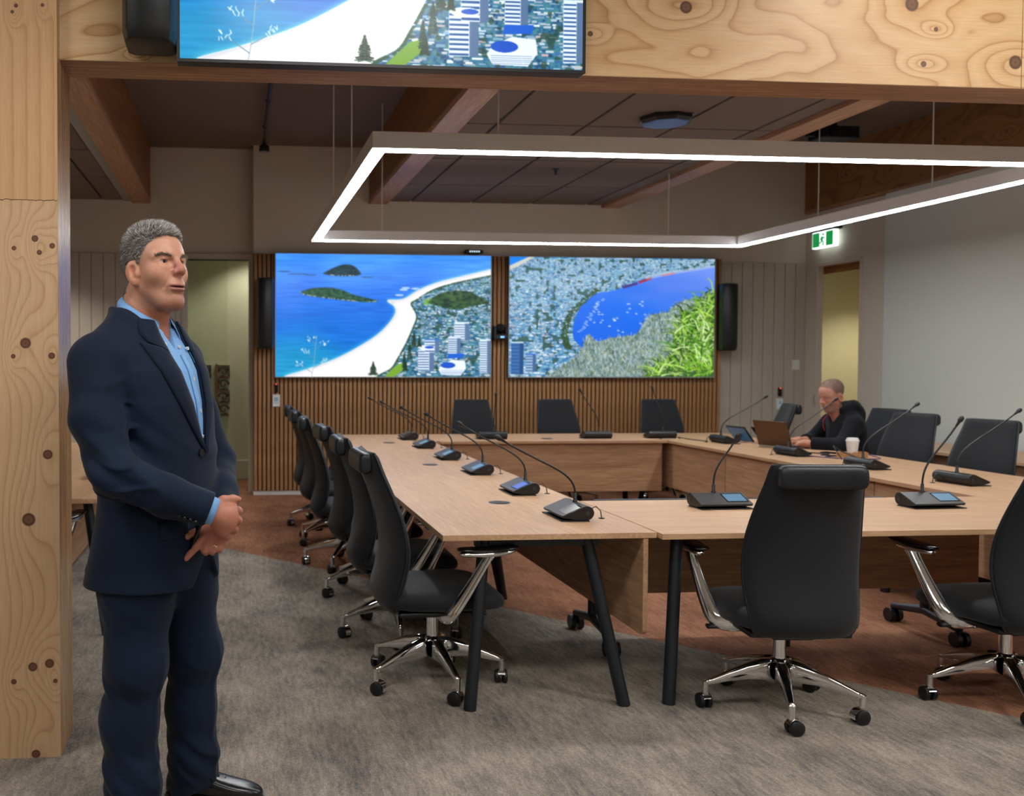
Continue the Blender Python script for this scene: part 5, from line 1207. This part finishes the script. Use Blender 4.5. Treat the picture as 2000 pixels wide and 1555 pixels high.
# folded collar: an open band round the neck that falls into two points
def collar_band(nm, s):
    V = []; n, m = 26, 7
    for i in range(n):
        th = math.radians(30 + 150*i/(n-1))                 # from the front opening round to the nape
        tp = math.exp(-((th-.52)/.40)**2)
        top = np.array((-.040 + .076*math.cos(th), .007+s*.074*math.sin(th), 1.640 - .092*(.5+.5*math.cos(th))))
        bot = np.array((-.046 + (.086+.016*math.cos(th/2)**2+.022*tp)*math.cos(th*1.0+.20*tp), .007+s*(.087+.010*math.cos(th/2)**2)*math.sin(th+.25*tp), 1.604 - .095*(.5+.5*math.cos(th)) - .050*tp))
        for j in range(m):
            w_ = j/(m-1); V.append(tuple(top*(1-w_)+bot*w_ + np.array((math.cos(th), s*math.sin(th), .55))*.007*math.sin(w_*math.pi)))
    i, j = np.meshgrid(np.arange(n-1), np.arange(m-1), indexing='ij'); k = (i*m+j).ravel(); Fc = np.stack([k, k+1, k+m+1, k+m], -1)
    o = np_obj(nm, np.array(V), Fc, SHIRT, MO); md = o.modifiers.new('s', 'SOLIDIFY'); md.thickness = .003; md.offset = 0
    # stand inside
    V = []
    for i in range(n):
        th = math.radians(26 + 154*i/(n-1)); c_ = np.array((-.042 + .075*math.cos(th), .007+s*.073*math.sin(th), 1.638 - .092*(.5+.5*math.cos(th)))); V += [tuple(c_), tuple(c_-np.array((0,0,.055)))]
    i = np.arange(n-1)*2; o2 = np_obj('collar_stand', np.array(V), np.stack([i, i+1, i+3, i+2], -1), SHIRT, MO); md = o2.modifiers.new('s', 'SOLIDIFY'); md.thickness = .003
    return o
for s in (-1, 1):
    collar_band('shirt_collar', s)
for (l, z_) in ((-.052, 1.482), (.066, 1.470)):
    p0 = on_front(l, z_, sf); MB().cyl((p0[0]+.006, p0[1], p0[2]), (p0[0]+.014, p0[1], p0[2]+.001), .0055, 12).build('collar_button', PB, MO, auto=40)
patch('lanyard', [(.078,1.46),(.076,1.38),(.064,1.29),(.045,1.20)], [(.086,1.46),(.084,1.38),(.071,1.29),(.051,1.195)], 22, 3, .006, plain('teal lanyard', srgb(48,150,176), .6), sf, .002, 0)
wr = np.array(WRR); MB().sweep([tuple(wr-fd*.012), tuple(wr+fd*.024)], [.0425, .0405], 28, cap=False).build('shirt_cuff', SHIRT, MO, smooth=True).modifiers.new('s', 'SOLIDIFY').thickness = .004
wl_ = np.array(WRL); ld = wl_-np.array(ELL_); ld /= np.linalg.norm(ld); MB().sweep([tuple(wl_-ld*.02), tuple(wl_+ld*.018)], [.040, .039], 24, cap=False).build('shirt_cuff', SHIRT, MO, smooth=True).modifiers.new('s', 'SOLIDIFY').thickness = .004
# trousers ----------------------------------------------------------------------------
def leg_sdf(p, pts, rs_): return chain(p, pts, rs_, .04)
LR = [(-.004,-.085,.90),(-.006,-.098,.72),(-.004,-.110,.50),(-.028,-.114,.32),(-.014,-.116,.14),(-.010,-.116,.055)]; LL = [(.012,.085,.90),(.030,.098,.72),(.062,.110,.485),(.052,.114,.30),(.062,.116,.14),(.060,.116,.03)]
RR_ = [.118,.108,.090,.082,.078,.081]; RL_ = [.118,.106,.085,.074,.073,.079]
def trousers(p):
    a = chain(p, LR, RR_, .05); b = chain(p, LL, RL_, .05)
    f = wob(p*np.array((.7,.7,1.0)), 34, 21)*.0035 + wob(p, 70, 22)*.0012
    f = f + np.exp(-((p[:, 2]-.42)/.06)**2)*np.sin(p[:, 2]*95+p[:, 0]*70+p[:, 1]*40)*.0022*sstep(-p[:, 0], -.08, .02) + np.exp(-((p[:, 2]-.14)/.08)**2)*np.sin(p[:, 2]*70+p[:, 0]*55+p[:, 1]*30+1.2)*.0032
    f = f - np.maximum(0, np.sin(p[:, 2]*44 + p[:, 0]*52 - p[:, 1]*20 + 2*wob(p, 9, 23)))**3*.0045*(.5*np.exp(-((p[:, 2]-.45)/.10)**2) + 1.2*np.exp(-((p[:, 2]-.14)/.10)**2) + .6*np.exp(-((p[:, 2]-.70)/.10)**2))
    cr = np.exp(-(np.minimum(np.abs(p[:, 1]+.110), np.abs(p[:, 1]-.112))/.014)**2)*sstep(p[:, 0], -.02, .08)*sstep(.62-p[:, 2], 0, .2)*.006
    t = np.minimum(a, b); m = p[:, 2] > .55; t = np.where(m, smin(a, b, .03), smin(a, b, .006))
    t = smin(t, ell(p, (.0,0,.92), (.145,.185,.16)), .04) + f - cr
    bot = np.where(p[:, 1] < 0, .045+.32*np.clip(p[:, 0]+.02, 0, .2), .018+.42*np.clip(p[:, 0]-.05, 0, .2)); t = smax(t, bot-p[:, 2], .004)
    return smax(t, p[:, 2]-.99, .004)
Pt, Qt = sdf_mesh(trousers, (-.20,-.26,0), (.24,.26,1.02), .0046); np_obj('trousers', Pt, Qt, SUIT, MO)
# shoes -------------------------------------------------------------------------------
SHOE = plain('polished black leather', srgb(24,23,26), .25, var=.15, scale=40, bump=.02)
def shoe(x, y, ang):
    r = [(-.085,.030,.062,0),(-.075,.038,.085,0),(-.02,.040,.095,0),(.04,.042,.085,0),(.10,.049,.062,0),(.16,.050,.050,0),(.205,.040,.042,0),(.228,.026,.032,0),(.236,.010,.024,0)]
    rings = [[(a, w_*math.copysign(abs(math.cos(t))**.7, math.cos(t)), .007 + h*(.5+.5*math.copysign(abs(math.sin(t))**.7, math.sin(t)))) for t in [2*math.pi*k/16 for k in range(16)]] for a, w_, h, _ in r]
    o = MB().loft(rings).build('shoe', SHOE, MO, (x, y, 0), smooth=True, sub=1, rot=(0, 0, ang))
    sole = [[(a*1.01, (w_-.001)*math.cos(t), .008 + .008*math.sin(t)) for t in [2*math.pi*k/16 for k in range(16)]] for a, w_, h, _ in r]
    MB().loft(sole).build('sole', M['black'], o, smooth=True)
    for k in range(4):
        a = .045 + .020*k; h = .10 - .011*k
        MB().sweep([(a, -.022, h-.012), (a+.006, 0, h+.002), (a, .022, h-.012)], .0022, 6).build('lace', M['black'], o, smooth=True)
    MB().sweep([(.045,0,.105),(.05,-.03,.112),(.07,-.045,.095),(.085,-.05,.07)], .002, 6).build('lace', M['black'], o, smooth=True)
    MB().sweep([(.135,-.048,.03),(.13,-.03,.055),(.128,0,.062),(.13,.03,.055),(.135,.048,.03)], .0016, 6).build('toe_seam', M['black'], o, smooth=True)
shoe(.055, .118, math.radians(17)); shoe(-.018, -.118, math.radians(-6))
# phone in the hand and the ring -------------------------------------------------------
t_ = thing('phone', 'black phone held in the clasped hands of the man in the suit', 'phone', (0,0,0)); t_.parent = None; t_.location = MO.location; t_.rotation_euler = MO.rotation_euler
PL = MB(); slab(PL, (.150,-.066,.818), (.55,-.30,.35), (.36,.06,.93), .062, .125, .009); PL.build('body', M['gblack'], t_, bevel=.003)
PL = MB(); slab(PL, (.1475,-.0705,.824), (.55,-.30,.35), (.36,.06,.93), .055, .11, -.0008); PL.build('glass', M['gblack'], t_)
a = np.array(L_MCP[2])*.45+np.array(L_PIP[2])*.55; dd = np.array(L_PIP[2])-np.array(L_MCP[2]); dd /= np.linalg.norm(dd)
MB().sweep([tuple(a-dd*.0022), tuple(a+dd*.0022)], [.0128, .0128], 20, cap=False).build('ring', plain('gold', (.9,.66,.32,1), .2, 1.0), MO, smooth=True).modifiers.new('s', 'SOLIDIFY').thickness = .0012
# ------------------------------------------------------------------ the seated man at the laptop
SO = thing('person', 'man in black hooded top sitting at the laptop, looking down', 'person', (5.06, 7.56, 0), math.radians(174))
HO2 = np.array((.115, .015, 1.155)); HR2 = rotm(math.radians(17), math.radians(-22), math.radians(-3)); SC2 = .96
def hq2(p): return (p-HO2)@HR2/SC2
S_R, E_R, W_R = (.02,-.19,.925), (.12,-.28,.760), (.32,-.12,.770); S_L, E_L, W_L = (.02,.19,.92), (.15,.27,.758), (.37,.10,.765)
def hand2(p, W_, s):
    d = ell(p, (W_[0]+.055, W_[1]+s*.012, W_[2]+.004), (.05,.038,.017))
    for k in range(4):
        y = W_[1]+s*.012+(k-1.5)*.019; d = smin(d, chain(p, [(W_[0]+.07, y, W_[2]+.008), (W_[0]+.115-.004*abs(k-1.2), y, W_[2]+.014), (W_[0]+.145-.006*abs(k-1.2), y, W_[2]-.008)], [.011,.0095,.008], .005), .006)
    return smin(d, chain(p, [(W_[0]+.03, W_[1]-s*.02, W_[2]), (W_[0]+.07, W_[1]-s*.045, W_[2]), (W_[0]+.10, W_[1]-s*.05, W_[2]-.006)], [.013,.011,.009], .006), .01)
def body2(p):
    d = cap(p, (.02,0,.98), (-.10,0,.56), .07, .10); d = smin(d, cap(p, (.0,-.15,.95), (0,.15,.95), .05), .03)
    d = smin(d, cap(p, (.105,.01,1.08), (.02,0,.95), .058, .066), .02)
    for S_, E_, W_, s in ((S_R, E_R, W_R, 1), (S_L, E_L, W_L, -1)):
        d = smin(d, chain(p, [S_, E_, W_, (W_[0]+.04, W_[1], W_[2])], [.045,.040,.029,.024], .02), .02)
        m = p[:, 0] > .28; d = sub_eval(p, m, lambda q: hand2(q, W_, s), d, lambda a, b: smin(a, b, .012), 0)
    for s in (-1, 1): d = smin(d, chain(p, [(-.10, s*.09, .56), (.30, s*.12, .54), (.28, s*.12, .10)], [.08,.055,.04], .02), .03)
    m = p[:, 2] > .98; return sub_eval(p, m, lambda q: head_sdf(hq2(q), 1.1)*SC2, d, lambda a, b: smin(a, b, .018), 0)
P, Q = sdf_mesh(body2, (-.30,-.42,.03), (.56,.42,1.34), .0046)
hx2 = (.006, .012, .022, .036, .045, .052, .070, .10); hf2 = lambda q: hairline(q, hx2)*.75
q = hq2(P); tone = head_tone(q, L3(196,142,120), L3(112,94,82), L3(150,112,98), L3(178,116,94), hf2, .35); tone[P[:, 2] < .9] = L3(196,140,116)
np_obj('body', P, Q, SKIN, SO, tone); eyes(SO, HR2, HO2, srgb(50,44,40), (1, 0, -.45))
rs = np.random.RandomState(8); idx = np.nonzero((P[:, 2] > 1.08) & (hf2(q) > .5))[0]; sel = rs.choice(idx, 5000); Pq = q[sel]; Nq = normals_of(lambda a: head_sdf(a, 1.1), Pq)
v = rs.rand(len(sel)); spikes('hair', Pq@HR2.T*SC2+HO2, Nq@HR2.T, rs, .004+.003*rs.rand(len(sel)), .0012, np.where((v < .6)[:, None], L3(82,70,62), L3(136,124,114)), HAIRM, SO, np.zeros((len(sel), 3)))
def hoodie(p):
    t = smin(ell(p, (-.02,0,.80), (.140,.190,.26)), ell(p, (-.06,0,.60), (.165,.19,.18)), .06)
    t = smin(t, chain(p, [(.01,-.17,.925), (.01,0,.985), (.01,.17,.925)], [.070,.082,.070], .03), .05)
    for S_, E_, W_ in ((S_R, E_R, W_R), (S_L, E_L, W_L)):
        w_ = np.array(W_); dr = w_-np.array(E_); dr /= np.linalg.norm(dr); e = chain(p, [S_, E_, tuple(w_-dr*.05)], [.076,.064,.052], .03); t = smin(t, smax(e, (p-w_)@dr+(.13 if W_[1] < 0 else .05), .004), .02)
    t = smin(t, chain(p, [(.06,-.085,1.04), (-.045,-.06,1.065), (-.075,0,1.07), (-.045,.06,1.065), (.06,.085,1.04)], [.028,.042,.048,.042,.028], .02), .03)
    t = smin(t, ell(p, (-.10,0,1.0), (.05,.11,.09)), .03)
    t = t + wob(p, 26, 31)*.004 + wob(p, 60, 32)*.0016
    t = smax(t, -(p[:, 2]-.728) if False else .47-p[:, 2], .004)
    return smax(t, -cap(p, (.16,.01,1.16), (.05,0,.985), .075, .070), .006)
Ph, Qh = sdf_mesh(hoodie, (-.32,-.42,.44), (.44,.42,1.16), .0058); np_obj('hooded_top', Ph, Qh, HOODM, SO)
def pants2(p):
    t = None
    for s in (-1, 1):
        a = chain(p, [(-.10, s*.09, .56), (.30, s*.13, .55), (.29, s*.13, .12)], [.105,.082,.07], .04); t = a if t is None else smin(t, a, .03)
    return smax(t + wob(p, 40, 41)*.003, .10-p[:, 2], .004)
Pp, Qp = sdf_mesh(pants2, (-.26,-.28,.08), (.44,.28,.72), .008); np_obj('trousers', Pp, Qp, HOODM, SO)
for s in (-1, 1):
    MB().loft([[(a, s*.13+w_*math.cos(t), .012+h*(.5+.5*math.sin(t))) for t in [2*math.pi*k/14 for k in range(14)]] for a, w_, h in ((.20,.025,.06),(.22,.036,.09),(.30,.040,.09),(.38,.046,.06),(.44,.036,.045),(.465,.012,.03))]).build('shoe', M['black'], SO, smooth=True, sub=1)
MB().sweep([(.125,-.02,1.0),(.155,-.035,.95),(.160,-.030,.90),(.150,-.02,.86)], .006, 8, flat=(.4,1.4)).build('lanyard', plain('red lanyard', srgb(190,24,30), .5), SO, smooth=True)
